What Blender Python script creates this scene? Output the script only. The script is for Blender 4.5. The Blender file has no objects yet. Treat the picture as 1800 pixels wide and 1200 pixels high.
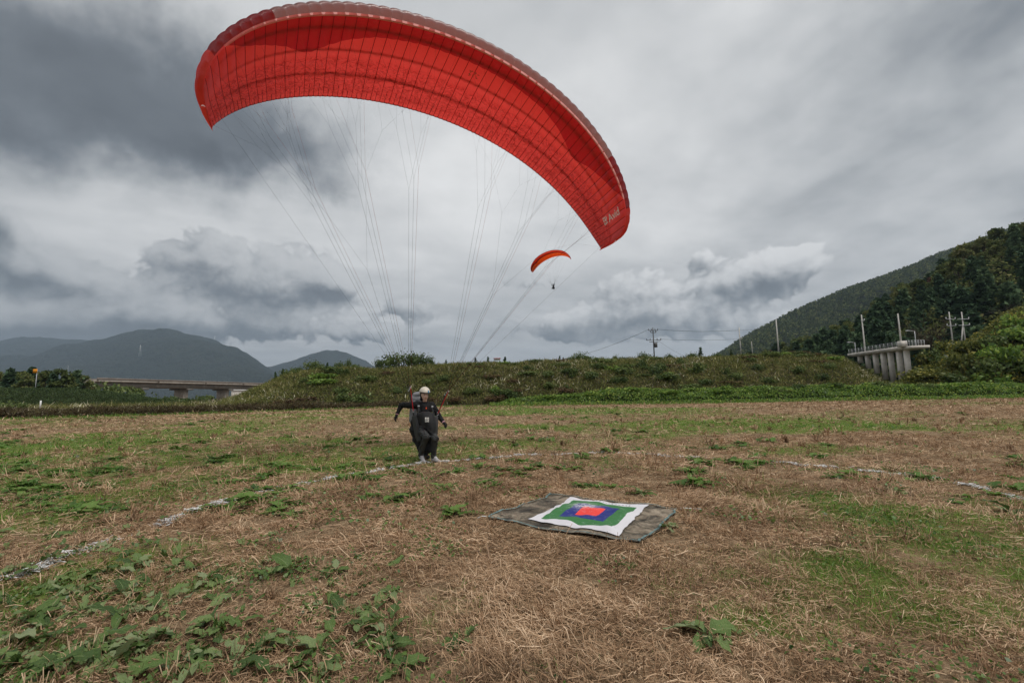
import bpy, bmesh, math, random
import numpy as np
from mathutils import Vector, Matrix

# ------------------------------------------------------------------ camera, sky, sun, exposure
SC = bpy.context.scene
COL = SC.collection
rng = np.random.default_rng(7)
random.seed(7)

EYE = 1.40
PITCH, ROLL, LENS = math.atan(92 / 800.0), math.radians(1.0), 16.0
_F = Vector((0, math.cos(PITCH), math.sin(PITCH)))
_U0 = Vector((0, -math.sin(PITCH), math.cos(PITCH)))
_R = Vector((1, 0, 0)) * math.cos(ROLL) - _U0 * math.sin(ROLL)
_U = _U0 * math.cos(ROLL) + Vector((1, 0, 0)) * math.sin(ROLL)
cam_data = bpy.data.cameras.new('camera')
cam_data.lens, cam_data.sensor_width = LENS, 36.0
cam_data.clip_start, cam_data.clip_end = 0.05, 60000
cam = bpy.data.objects.new('camera', cam_data)
cam.matrix_world = Matrix(((_R.x, _U.x, -_F.x, 0), (_R.y, _U.y, -_F.y, 0), (_R.z, _U.z, -_F.z, EYE), (0, 0, 0, 1)))
COL.objects.link(cam)
SC.camera = cam


def ray(u, v):
    """Bearing of a point of the survey sheet (1800 x 1200 units) as a direction."""
    return _R * ((u - 900) / 800.0) - _U * ((v - 600) / 800.0) + _F


def at(u, v, Y):
    d = ray(u, v)
    k = Y / d.y
    return Vector((d.x * k, Y, EYE + d.z * k))


def on_ground(u, v, z=0.0):
    d = ray(u, v)
    k = (z - EYE) / d.z
    return Vector((d.x * k, d.y * k, z))


def ang(u, v):
    d = ray(u, v).normalized()
    return math.atan2(d.x, d.y), math.asin(d.z)


SC.render.engine = 'CYCLES'
SC.view_settings.view_transform = 'Standard'
SC.view_settings.look = 'None'
SC.view_settings.gamma = 1.0
SC.view_settings.exposure = 0.58
SC.view_settings.use_curve_mapping = False
SC.cycles.max_bounces = 8
SC.cycles.transparent_max_bounces = 16
SC.cycles.volume_bounces = 0
SC.cycles.use_denoising = True
SC.cycles.use_adaptive_sampling = True
SC.cycles.adaptive_threshold = 0.015
SC.cycles.adaptive_min_samples = 12


class X:
    """Node socket with arithmetic."""
    nt = None

    def __init__(s, sock):
        s.s = sock

    @staticmethod
    def op(o, *a, clamp=False):
        n = X.nt.nodes.new('ShaderNodeMath')
        n.operation = o
        n.use_clamp = clamp
        for i, v in enumerate(a):
            if isinstance(v, X):
                X.nt.links.new(v.s, n.inputs[i])
            else:
                n.inputs[i].default_value = v
        return X(n.outputs[0])

    def __add__(s, o): return X.op('ADD', s, o)
    __radd__ = __add__
    def __sub__(s, o): return X.op('SUBTRACT', s, o)
    def __rsub__(s, o): return X.op('SUBTRACT', o, s)
    def __mul__(s, o): return X.op('MULTIPLY', s, o)
    __rmul__ = __mul__
    def __truediv__(s, o): return X.op('DIVIDE', s, o)
    def __rtruediv__(s, o): return X.op('DIVIDE', o, s)
    def max(s, o): return X.op('MAXIMUM', s, o)
    def min(s, o): return X.op('MINIMUM', s, o)
    def exp(s): return X.op('EXPONENT', s)
    def clamp(s): return X.op('ADD', s, 0.0, clamp=True)

    def smooth(s, lo, hi, a=0.0, b=1.0):
        n = X.nt.nodes.new('ShaderNodeMapRange')
        n.interpolation_type = 'SMOOTHSTEP'
        X.nt.links.new(s.s, n.inputs[0])
        for i, v in enumerate((lo, hi, a, b)):
            n.inputs[i + 1].default_value = v
        return X(n.outputs[0])

    def lin(s, lo, hi, a=0.0, b=1.0):
        n = X.nt.nodes.new('ShaderNodeMapRange')
        X.nt.links.new(s.s, n.inputs[0])
        for i, v in enumerate((lo, hi, a, b)):
            n.inputs[i + 1].default_value = v
        return X(n.outputs[0])

    def mix(s, a, b):
        """a where s = 0, b where s = 1."""
        return a + s * (b - a) if isinstance(a, X) or isinstance(b, X) else s * (b - a) + a


def xyz(x, y, z=0.0):
    n = X.nt.nodes.new('ShaderNodeCombineXYZ')
    for i, v in enumerate((x, y, z)):
        if isinstance(v, X):
            X.nt.links.new(v.s, n.inputs[i])
        else:
            n.inputs[i].default_value = v
    return X(n.outputs[0])


def sep(v):
    n = X.nt.nodes.new('ShaderNodeSeparateXYZ')
    X.nt.links.new(v.s, n.inputs[0])
    return X(n.outputs[0]), X(n.outputs[1]), X(n.outputs[2])


def noise(vec, scale, detail=4.0, rough=0.55, dist=0.0, color=False, kind='FBM', lac=2.0, dim='3D'):
    n = X.nt.nodes.new('ShaderNodeTexNoise')
    n.noise_dimensions = dim
    n.noise_type = kind
    if vec is not None:
        X.nt.links.new(vec.s, n.inputs['Vector'])
    n.inputs['Scale'].default_value = scale
    n.inputs['Detail'].default_value = detail
    n.inputs['Roughness'].default_value = rough
    n.inputs['Distortion'].default_value = dist
    n.inputs['Lacunarity'].default_value = lac
    return X(n.outputs['Color' if color else 'Fac'])


def voro(vec, scale, detail=2.0, rough=0.5, smooth=0.6):
    n = X.nt.nodes.new('ShaderNodeTexVoronoi')
    n.feature = 'SMOOTH_F1'
    X.nt.links.new(vec.s, n.inputs['Vector'])
    n.inputs['Scale'].default_value = scale
    n.inputs['Detail'].default_value = detail
    n.inputs['Roughness'].default_value = rough
    n.inputs['Smoothness'].default_value = smooth
    return X(n.outputs['Distance'])


def ramp(fac, stops, interp='LINEAR'):
    n = X.nt.nodes.new('ShaderNodeValToRGB')
    cr = n.color_ramp
    cr.interpolation = interp
    while len(cr.elements) < len(stops):
        cr.elements.new(0.5)
    for el, (p, c) in zip(cr.elements, stops):
        el.position = p
        el.color = (*c, 1.0)
    X.nt.links.new(fac.s, n.inputs[0])
    return X(n.outputs[0])


def mixc(fac, a, b, mode='MIX'):
    n = X.nt.nodes.new('ShaderNodeMix')
    n.data_type = 'RGBA'
    n.blend_type = mode
    for i, v in ((0, fac), (6, a), (7, b)):
        if isinstance(v, X):
            X.nt.links.new(v.s, n.inputs[i])
        else:
            n.inputs[i].default_value = v if i == 0 else (*v, 1.0)
    return X(n.outputs[2])


SUN_EL, SUN_AZ = math.radians(60), math.radians(128)     # azimuth from +Y towards +X


def build_world():
    w = bpy.data.worlds.new('World')
    SC.world = w
    w.use_nodes = True
    nt = w.node_tree
    nt.nodes.clear()
    X.nt = nt
    tc = nt.nodes.new('ShaderNodeTexCoord')
    d = X(tc.outputs['Generated'])
    dx, dy, dz = sep(d)
    a = X.op('ARCTAN2', dx, dy)
    e = X.op('ARCSINE', dz.max(-1.0).min(1.0))
    # cloud deck seen in perspective
    k = 1.0 / (dz.max(0.0) + 0.16)
    qx, qy = dx * k, dy * k
    n_deck = noise(xyz(qx + qy * 0.35 + 3.0, qy * 1.3 - qx * 0.5), 1.1, 5, 0.55, dim='2D')
    n_deck2 = noise(xyz(qx * 2.2 + qy, qy * 3.0 - qx * 1.4 + 9.0), 1.6, 3, 0.6, dim='2D')
    ae = xyz(a, e, 0.0)
    wx, wy, _ = sep(noise(ae, 7.0, 4, 0.6, color=True, dim='2D'))
    wx, wy = wx - 0.5, wy - 0.5

    def blob(aa, ee, u, v, ru, rv):
        a0, e0 = ang(u, v)
        ka = 1.0 / (ang(u + ru, v)[0] - a0)
        ke = 1.0 / (ang(u, v - rv)[1] - e0)
        p, q = aa * ka - a0 * ka, ee * ke - e0 * ke
        return p, q, ka, ke, X.op('EXPONENT', X.op('MULTIPLY_ADD', p, p, q * q) * -1.0)

    def total(aa, ee, blobs, light=None):
        t = g = None
        for (u, v, ru, rv, wgt) in blobs:
            p, q, ka, ke, h = blob(aa, ee, u, v, ru, rv)
            t = h * wgt if t is None else X.op('MULTIPLY_ADD', h, wgt, t)
            if light:
                s = h * X.op('MULTIPLY_ADD', p, light[0] * ka * wgt * 2, q * (light[1] * ke * wgt * 2))
                g = s if g is None else g + s
        return (t, g) if light else t
    aw, ew = a + wx * 0.17, e + wy * 0.13
    # high deck: soft bright centre, greyer towards the upper right
    bright = (n_deck - 0.5) * 0.34 + (n_deck2 - 0.5) * 0.12 + 0.44
    bright = bright + total(aw, ew, [(760, 330, 420, 150, .17), (300, 340, 260, 70, .03),
                                     (1750, 40, 460, 190, -.17), (1150, 60, 160, 90, .05)])
    streak = noise(xyz(a * 3.0 + e * 2.5, e * 9.0 - a * 3.0), 1.2, 4, 0.55, dim='2D')
    bright = bright - (streak - 0.45) * a.smooth(0.1, 0.7) * 0.22
    # dark sheet of cloud on the left
    dark = total(aw, ew, [(20, 100, 420, 190, 1.25), (340, 150, 230, 130, .6), (430, 250, 150, 62, .5), (580, 265, 120, 70, .38),
                          (100, 260, 400, 80, .35), (600, 335, 50, 32, .45)])
    dark = dark + (noise(ae, 9.0, 4, 0.6, dim='2D') - 0.5) * 0.7 * dark.smooth(0.0, 0.6)
    bright = dark.smooth(-0.1, 1.55).mix(bright, 0.105 + (n_deck - 0.5) * 0.26)

    # cumulus: one puffy field, lit from above and from the right
    cum = [(515, 490, 85, 45, 1.5), (450, 522, 60, 40, .9), (355, 465, 75, 48, 1.05), (290, 522, 80, 36, .8), (597, 510, 40, 20, .6), (50, 480, 85, 55, 1.0),
           (150, 505, 70, 42, .8), (15, 400, 55, 36, .8), (200, 562, 150, 30, .8), (420, 572, 160, 28, .8), (50, 578, 160, 30, .8), (730, 548, 60, 22, .6),
           (650, 592, 110, 18, .5), (1368, 474, 80, 42, 1.3), (1290, 505, 70, 34, .95), (1238, 458, 38, 22, .7), (1130, 520, 70, 40, .95), (1060, 560, 90, 34, .7),
           (1200, 562, 110, 28, .7), (930, 490, 60, 24, .45), (960, 576, 90, 26, .6), (1350, 576, 150, 26, .5)]
    L = (0.016, 0.026)
    aw2, ew2 = a + wx * 0.03, e + wy * 0.025
    t, g = total(aw2, ew2, cum, L)

    def puff(da, de):
        n = noise(xyz(aw2 * 1.0 + da, ew2 * 1.2 + de), 11.0, 2, 0.5, dim='2D')
        m = X.op('ABSOLUTE', noise(xyz(aw2 + da + 4.0, ew2 * 1.15 + de), 20.0, 3, 0.5, dim='2D') - 0.5)
        return n * 1.25 - m * 1.7
    p0, p1 = puff(0.0, 0.0), puff(*L)
    env = t.smooth(0.0, 0.3)
    f0 = t + (p0 - 0.40) * 1.05 * env
    lit = (g * 0.62 + (p0 - p1) * 0.50 * env).smooth(-0.55, 0.50)
    cumc = lit.mix(0.13, 0.54) + (n_deck - 0.5) * 0.12 - f0.smooth(0.7, 1.6) * 0.04
    # to the left the cumulus stay in the shade of the dark sheet
    cumc = cumc * a.smooth(-0.75, 0.30, 0.80, 1.08)
    bright = (f0.smooth(0.28, 0.54) * 0.95).mix(bright, cumc)
    # pale gap low over the mountains and grey air at the horizon
    gap = total(aw2, ew2, [(455, 640, 90, 22, .5), (680, 640, 70, 16, .35)])
    bright = gap.mix(bright, 0.44)
    bright = bright * e.smooth(0.0, 0.30, 0.88, 1.0)
    bright = e.smooth(-0.02, 0.05).mix(0.30, bright).max(0.05)
    col = ramp(bright, [(0.0, (0.034, 0.038, 0.043)), (0.15, (0.126, 0.139, 0.152)), (0.35, (0.328, 0.338, 0.345)),
                        (0.6, (0.590, 0.592, 0.590)), (1.0, (0.90, 0.91, 0.92))])
    sky = nt.nodes.new('ShaderNodeTexSky')
    sky.sky_type = 'NISHITA'
    sky.sun_disc = False
    sky.sun_elevation, sky.sun_rotation = SUN_EL, SUN_AZ
    sky.dust_density = 2.0
    nish = mixc(1.0, X(sky.outputs[0]), (0.07, 0.07, 0.07), 'MULTIPLY')
    fin = mixc(0.95, nish, col)
    bg = nt.nodes.new('ShaderNodeBackground')
    nt.links.new(fin.s, bg.inputs[0])
    bg.inputs[1].default_value = 0.95
    out = nt.nodes.new('ShaderNodeOutputWorld')
    nt.links.new(bg.outputs[0], out.inputs[0])
    w.cycles.sampling_method = 'MANUAL'
    w.cycles.sample_map_resolution = 512


build_world()
sun_data = bpy.data.lights.new('sun', 'SUN')
sun_data.energy, sun_data.angle, sun_data.color = 1.5, math.radians(22), (1.0, 0.96, 0.90)
sun = bpy.data.objects.new('sun', sun_data)
sun.rotation_euler = Vector((math.sin(SUN_AZ) * math.cos(SUN_EL), math.cos(SUN_AZ) * math.cos(SUN_EL), math.sin(SUN_EL))).to_track_quat('Z', 'Y').to_euler()
COL.objects.link(sun)

# ------------------------------------------------------------------ helpers


def tag(o, label=None, cat=None, group=None, kind=None):
    for k, v in (('label', label), ('category', cat), ('group', group), ('kind', kind)):
        if v:
            o[k] = v
    return o


def npmesh(name, V, F, attrs=None, mat=None, smooth=False, uv=None):
    """One mesh from arrays: V (n,3), F a list of face arrays (all faces of one array have the same size)."""
    if not isinstance(F, (list, tuple)):
        F = [F]
    V = np.asarray(V, np.float32)
    me = bpy.data.meshes.new(name)
    me.vertices.add(len(V))
    me.vertices.foreach_set('co', V.ravel())
    idx = np.concatenate([np.asarray(f).ravel() for f in F]).astype(np.int32)
    tot = np.concatenate([np.full(len(f), np.asarray(f).shape[1]) for f in F]).astype(np.int32)
    me.loops.add(len(idx))
    me.loops.foreach_set('vertex_index', idx)
    me.polygons.add(len(tot))
    me.polygons.foreach_set('loop_start', np.r_[0, np.cumsum(tot)[:-1]].astype(np.int32))
    me.polygons.foreach_set('loop_total', tot)
    if smooth:
        me.polygons.foreach_set('use_smooth', np.ones(len(tot), bool))
    me.update(calc_edges=True)
    for k, a in (attrs or {}).items():
        at_ = me.attributes.new(k, 'FLOAT', 'POINT')
        at_.data.foreach_set('value', np.asarray(a, np.float32))
    if mat:
        for m_ in (mat if isinstance(mat, (list, tuple)) else [mat]):
            me.materials.append(m_)
    return me


def place(name, me, parent=None, loc=None):
    """Link a mesh whose vertices are in world space; a parent is an Empty that only has a location."""
    o = bpy.data.objects.new(name, me)
    COL.objects.link(o)
    if parent is not None:
        o.parent = parent
        o.matrix_parent_inverse = Matrix.Translation(-parent_loc(parent))
    return o


def parent_loc(p):
    v = Vector((0, 0, 0))
    while p is not None:
        if p.type == 'EMPTY':
            return Vector(p.location)
        p = p.parent
    return v


def empty(name, loc, label=None, cat=None, group=None):
    o = bpy.data.objects.new(name, None)
    o.empty_display_size = 0.1
    o.location = loc
    COL.objects.link(o)
    return tag(o, label, cat, group)


def spawn(name, parts, loc, rz=0.0, scale=1.0, label=None, cat=None, group=None, tilt=(0, 0)):
    """A thing made of shared part meshes: an Empty and one object per part (a part may carry sub-parts)."""
    r = empty(name, loc, label, cat, group)
    r.rotation_euler = (tilt[0], tilt[1], rz)
    r.scale = (scale,) * 3 if not isinstance(scale, (tuple, list)) else scale
    for pn, me in parts:
        o = bpy.data.objects.new(pn, me)
        COL.objects.link(o)
        o.parent = r
    return r


def _h(ix, iy, seed):
    n = (ix.astype(np.int64) * 374761393 + iy.astype(np.int64) * 668265263 + seed * 144665) & 0x7fffffff
    n = ((n ^ (n >> 13)) * 1274126177) & 0x7fffffff
    return ((n ^ (n >> 16)) & 0xffff) / 65535.0


def vnoise(x, y, seed=0):
    x, y = np.asarray(x, float), np.asarray(y, float)
    ix, iy = np.floor(x), np.floor(y)
    fx, fy = x - ix, y - iy
    fx, fy = fx * fx * (3 - 2 * fx), fy * fy * (3 - 2 * fy)
    a, b = _h(ix, iy, seed), _h(ix + 1, iy, seed)
    c, d = _h(ix, iy + 1, seed), _h(ix + 1, iy + 1, seed)
    return (a * (1 - fx) + b * fx) * (1 - fy) + (c * (1 - fx) + d * fx) * fy


def fbm(x, y, octv=4, seed=0, gain=0.5):
    t, amp, tot = 0, 1.0, 0
    for i in range(octv):
        t = t + vnoise(np.asarray(x) * 2 ** i + 17.3 * i, np.asarray(y) * 2 ** i - 9.1 * i, seed + i) * amp
        tot += amp
        amp *= gain
    return t / tot


def sstep(x, a, b):
    t = np.clip((np.asarray(x, float) - a) / (b - a), 0, 1)
    return t * t * (3 - 2 * t)


# ------------------------------------------------------------------ materials


def new_mat(name):
    m = bpy.data.materials.new(name)
    m.use_nodes = True
    m.node_tree.nodes.clear()
    X.nt = m.node_tree
    return m


def finish(shader):
    o = X.nt.nodes.new('ShaderNodeOutputMaterial')
    X.nt.links.new(shader, o.inputs[0])


def principled(color, rough=0.8, normal=None, spec=0.3, metal=0.0):
    p = X.nt.nodes.new('ShaderNodeBsdfPrincipled')
    for key, v in (('Base Color', color), ('Roughness', rough), ('Specular IOR Level', spec), ('Metallic', metal)):
        if isinstance(v, X):
            X.nt.links.new(v.s, p.inputs[key])
        else:
            p.inputs[key].default_value = (*v, 1.0) if key == 'Base Color' else v
    if normal is not None:
        X.nt.links.new(normal.s, p.inputs['Normal'])
    return p.outputs[0]


def bump(h, strength=0.5, dist=0.02):
    n = X.nt.nodes.new('ShaderNodeBump')
    n.inputs['Strength'].default_value = strength
    n.inputs['Distance'].default_value = dist
    X.nt.links.new(h.s, n.inputs['Height'])
    return X(n.outputs[0])


def attr(name):
    n = X.nt.nodes.new('ShaderNodeAttribute')
    n.attribute_name = name
    return X(n.outputs['Fac'])


def objpos():
    return X(X.nt.nodes.new('ShaderNodeNewGeometry').outputs['Position'])


def objco():
    return X(X.nt.nodes.new('ShaderNodeTexCoord').outputs['Object'])


def obj_random():
    return X(X.nt.nodes.new('ShaderNodeObjectInfo').outputs['Random'])


def leafy(name, stops, transl=0.35, rough=0.7, per_object=0.0, noise_scale=0.0, noise_amt=0.3, gloss=0.04):
    """Leaves and blades: colour by the blade's own random value, some light passing through."""
    m = new_mat(name)
    f = attr('rnd')
    if noise_scale:
        f = f + (noise(objpos(), noise_scale, 3, 0.6) - 0.5) * noise_amt
    if per_object:
        f = f + (obj_random() - 0.5) * per_object
    c = ramp(f, stops)
    d = X.nt.nodes.new('ShaderNodeBsdfDiffuse')
    t = X.nt.nodes.new('ShaderNodeBsdfTranslucent')
    X.nt.links.new(c.s, d.inputs[0])
    X.nt.links.new(c.s, t.inputs[0])
    mx = X.nt.nodes.new('ShaderNodeMixShader')
    mx.inputs[0].default_value = transl
    X.nt.links.new(d.outputs[0], mx.inputs[1])
    X.nt.links.new(t.outputs[0], mx.inputs[2])
    out = mx
    if gloss:
        g = X.nt.nodes.new('ShaderNodeBsdfGlossy')
        g.inputs['Roughness'].default_value = 0.45
        out = X.nt.nodes.new('ShaderNodeMixShader')
        out.inputs[0].default_value = gloss
        X.nt.links.new(mx.outputs[0], out.inputs[1])
        X.nt.links.new(g.outputs[0], out.inputs[2])
    finish(out.outputs[0])
    return m


def plain(name, color, rough=0.8, var=0.15, scale=8.0, bmp=0.0, spec=0.3, metal=0.0, local=True):
    m = new_mat(name)
    co = objco() if local else objpos()
    n = noise(co, scale, 4, 0.6)
    lo = tuple(max(0.0, c * (1 - var)) for c in color)
    hi = tuple(min(1.0, c * (1 + var)) for c in color)
    c = ramp(n, [(0.3, lo), (0.7, hi)])
    nm = bump(noise(co, scale * 5, 3, 0.6), bmp, 0.01) if bmp else None
    finish(principled(c, rough, nm, spec, metal))
    return m


M = {}
M['straw'] = leafy('straw', [(0.0, (0.105, 0.065, 0.037)), (0.3, (0.292, 0.180, 0.103)), (0.65, (0.490, 0.324, 0.193)), (1.0, (0.771, 0.571, 0.385))], 0.15, gloss=0.02)
M['grass'] = leafy('grass', [(0.0, (0.040, 0.082, 0.011)), (0.35, (0.096, 0.192, 0.022)), (0.7, (0.177, 0.325, 0.036)), (0.9, (0.272, 0.405, 0.072)), (1.0, (0.403, 0.405, 0.144))], 0.45, gloss=0.03)
M['clover'] = leafy('clover_leaf', [(0.0, (0.045, 0.095, 0.020)), (0.6, (0.115, 0.220, 0.040)), (1.0, (0.200, 0.310, 0.075))], 0.4)
M['scrub'] = leafy('scrub_blades', [(0.0, (0.066, 0.077, 0.026)), (0.30, (0.131, 0.153, 0.045)), (0.55, (0.215, 0.211, 0.074)), (0.75, (0.295, 0.235, 0.104)), (0.92, (0.416, 0.369, 0.183)), (1.0, (0.800, 0.744, 0.559))], 0.25, noise_scale=0.16, noise_amt=0.85, gloss=0.0)
M['scrub_green'] = leafy('dyke_grass', [(0.0, (0.032, 0.051, 0.022)), (0.5, (0.067, 0.099, 0.042)), (1.0, (0.128, 0.152, 0.072))], 0.25, noise_scale=0.2, noise_amt=0.4, gloss=0.0)
M['dead'] = leafy('dead_brush', [(0.0, (0.044, 0.034, 0.024)), (0.45, (0.112, 0.085, 0.051)), (0.75, (0.145, 0.139, 0.061)), (1.0, (0.510, 0.442, 0.340))], 0.2, noise_scale=0.4, noise_amt=0.6, gloss=0.0)
M['vine'] = leafy('vine_leaf', [(0.0, (0.051, 0.098, 0.024)), (0.4, (0.119, 0.213, 0.039)), (0.75, (0.238, 0.358, 0.062)), (1.0, (0.454, 0.493, 0.106))], 0.35, noise_scale=0.5, noise_amt=0.5, gloss=0.03)
M['vine_dark'] = leafy('mound_leaf', [(0.0, (0.047, 0.063, 0.018)), (0.4, (0.108, 0.129, 0.030)), (0.7, (0.188, 0.189, 0.048)), (0.88, (0.317, 0.287, 0.064)), (1.0, (0.539, 0.441, 0.095))], 0.3, noise_scale=0.35, noise_amt=0.5, gloss=0.02)
M['bush'] = leafy('bush_leaf', [(0.0, (0.043, 0.070, 0.023)), (0.5, (0.100, 0.146, 0.042)), (1.0, (0.203, 0.246, 0.077))], 0.3, per_object=0.45, gloss=0.02)
M['rust_bush'] = leafy('dry_bush_leaf', [(0.0, (0.051, 0.034, 0.022)), (0.5, (0.128, 0.085, 0.051)), (1.0, (0.255, 0.187, 0.102))], 0.3, per_object=0.3, gloss=0.0)
M['pine'] = leafy('pine_needles', [(0.0, (0.034, 0.056, 0.037)), (0.5, (0.072, 0.120, 0.067)), (1.0, (0.139, 0.199, 0.099))], 0.2, per_object=0.5, gloss=0.0)
M['broad'] = leafy('forest_leaf', [(0.0, (0.053, 0.076, 0.030)), (0.5, (0.124, 0.154, 0.054)), (0.85, (0.221, 0.230, 0.087)), (1.0, (0.235, 0.215, 0.100))], 0.25, per_object=0.55, gloss=0.0)
M['russet'] = leafy('russet_leaf', [(0.0, (0.065, 0.038, 0.030)), (0.5, (0.142, 0.080, 0.061)), (1.0, (0.228, 0.133, 0.095))], 0.25, per_object=0.3, gloss=0.0)
M['bare'] = leafy('bare_twig', [(0.0, (0.045, 0.036, 0.027)), (1.0, (0.15, 0.125, 0.09))], 0.1, gloss=0.0)
M['bark'] = plain('bark', (0.075, 0.055, 0.04), 0.9, 0.4, 3.0, 0.6)
M['stem'] = plain('weed_stem', (0.16, 0.20, 0.09), 0.6, 0.2, 20)
M['lime'] = leafy('lime_powder', [(0.0, (0.50, 0.50, 0.49)), (1.0, (0.82, 0.82, 0.81))], 0.0, gloss=0.0)


def mat_dock():
    m = new_mat('dock_leaf')
    co = objco()
    f = noise(co, 18.0, 4, 0.6)
    _, yy, _ = sep(X(X.nt.nodes.new('ShaderNodeTexCoord').outputs['UV']))
    ux, uy, _ = sep(X(X.nt.nodes.new('ShaderNodeTexCoord').outputs['UV']))
    rib = X.op('ABSOLUTE', ux - 0.5).smooth(0.0, 0.035, 1.0, 0.0)
    vein = X.op('ABSOLUTE', X.op('SINE', (uy * 9.0 + X.op('ABSOLUTE', ux - 0.5) * -7.0) * 6.283)).smooth(0.0, 0.25, 1.0, 0.0)
    r_ = obj_random()
    c = ramp(f * 0.6 + (r_ - 0.5) * 0.95 + 0.2, [(0.05, (0.050, 0.095, 0.022)), (0.40, (0.115, 0.190, 0.045)), (0.70, (0.185, 0.260, 0.085)), (0.95, (0.28, 0.33, 0.17))])
    c = mixc(rib * 0.8, c, (0.26, 0.33, 0.14))
    c = mixc(vein * 0.16, c, (0.20, 0.27, 0.12))
    spots = noise(co, 55.0, 2, 0.5).smooth(0.66, 0.74)
    c = mixc(spots * 0.5, c, (0.12, 0.085, 0.03))
    nm = bump(vein * 0.6 + noise(co, 40.0, 3, 0.6), 0.5, 0.006)
    p = principled(c, 0.5, nm, 0.35)
    t = X.nt.nodes.new('ShaderNodeBsdfTranslucent')
    X.nt.links.new(c.s, t.inputs[0])
    mx = X.nt.nodes.new('ShaderNodeMixShader')
    mx.inputs[0].default_value = 0.25
    X.nt.links.new(p, mx.inputs[1])
    X.nt.links.new(t.outputs[0], mx.inputs[2])
    finish(mx.outputs[0])
    return m


M['dock'] = mat_dock()


def mat_field():
    m = new_mat('mown_field')
    pos = objpos()
    g = attr('green')
    px_, py_, _ = sep(pos)
    fine = noise(pos, 38.0, 5, 0.7)
    fib = noise(xyz(px_ * 1.0 + py_ * 0.4, py_ * 0.35 - px_ * 0.15), 46.0, 3, 0.65)
    mid = noise(pos, 1.7, 5, 0.65)
    tuft = noise(pos, 5.5, 4, 0.65)
    s = fine * 0.40 + fib * 0.30 + mid * 0.34 + tuft * 0.34 - 0.19
    straw = ramp(s, [(0.36, (0.060, 0.038, 0.021)), (0.45, (0.170, 0.114, 0.066)), (0.55, (0.305, 0.216, 0.132)), (0.68, (0.47, 0.350, 0.225))])
    green = ramp(fine * 0.55 + mid * 0.45, [(0.32, (0.040, 0.062, 0.015)), (0.5, (0.120, 0.170, 0.036)), (0.68, (0.240, 0.290, 0.075))])
    k = (g + (tuft - 0.5) * 1.0 + (fine - 0.5) * 0.7).smooth(0.22, 0.60)
    c = mixc(k * 0.88, straw, green)
    nm = bump(fine * 0.5 + tuft * 0.6 + fib * 0.4, 0.9, 0.05)
    finish(principled(c, 0.95, nm, 0.05))
    return m


M['field'] = mat_field()


def mat_earth(name, stops, scale):
    m = new_mat(name)
    pos = objpos()
    f = noise(pos, scale, 6, 0.7) * 0.7 + noise(pos, scale * 0.12, 4, 0.6) * 0.3
    c = ramp(f, stops)
    finish(principled(c, 0.95, bump(noise(pos, scale * 2.0, 4, 0.7), 1.0, 0.4 / scale * 3), 0.03))
    return m


M['bank_soil'] = mat_earth('bank_soil', [(0.3, (0.030, 0.030, 0.015)), (0.5, (0.062, 0.058, 0.028)), (0.7, (0.11, 0.092, 0.050))], 0.9)
M['vine_soil'] = mat_earth('vine_soil', [(0.3, (0.012, 0.018, 0.007)), (0.7, (0.040, 0.055, 0.018))], 1.2)
M['dyke_soil'] = mat_earth('dyke_soil', [(0.3, (0.024, 0.034, 0.016)), (0.7, (0.060, 0.075, 0.032))], 0.8)
M['forest_floor'] = mat_earth('forest_floor', [(0.3, (0.010, 0.013, 0.007)), (0.7, (0.030, 0.034, 0.018))], 0.12)
M['mountain'] = mat_earth('mountain_forest', [(0.3, (0.016, 0.023, 0.014)), (0.5, (0.030, 0.040, 0.022)), (0.7, (0.052, 0.058, 0.034))], 0.010)

# ------------------------------------------------------------------ the field


def px_blob(u, v, ru, rv):
    c = on_ground(u, v)
    a_, b_ = on_ground(u, min(v + rv, 1250)), on_ground(u, max(v - rv, 718))
    return c.x, c.y, ru / 800.0 * c.y + 0.02, max(0.15, (b_.y - a_.y) / 2)


GREEN = [px_blob(*b[:4]) + (b[4],) for b in [
    (60, 790, 240, 55, .85), (330, 800, 220, 34, .55), (560, 808, 200, 18, .8), (60, 900, 160, 45, .65), (200, 1010, 260, 70, .5), (80, 1150, 260, 60, .5),
    (700, 725, 330, 5, .5), (1000, 747, 280, 5, .6), (1520, 752, 130, 5, .75), (1100, 733, 130, 5, .35), (300, 745, 260, 9, .4), (560, 1040, 60, 30, .3),
    (700, 1090, 90, 50, .3), (1540, 1040, 230, 70, .95), (1340, 1090, 110, 60, .7), (1650, 900, 210, 36, .85), (1480, 890, 70, 18, .7), (1760, 1000, 160, 70, .85),
    (1300, 1010, 100, 30, .45), (620, 840, 120, 12, .4), (960, 1180, 60, 24, .35), (1750, 1110, 120, 50, .5), (820, 790, 120, 14, .4), (1120, 800, 180, 12, .25),
    (1400, 790, 240, 8, .25), (1560, 830, 100, 10, .3), (1750, 870, 90, 20, .4), (700, 1180, 160, 30, .2), (420, 870, 140, 22, .3)]]


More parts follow.
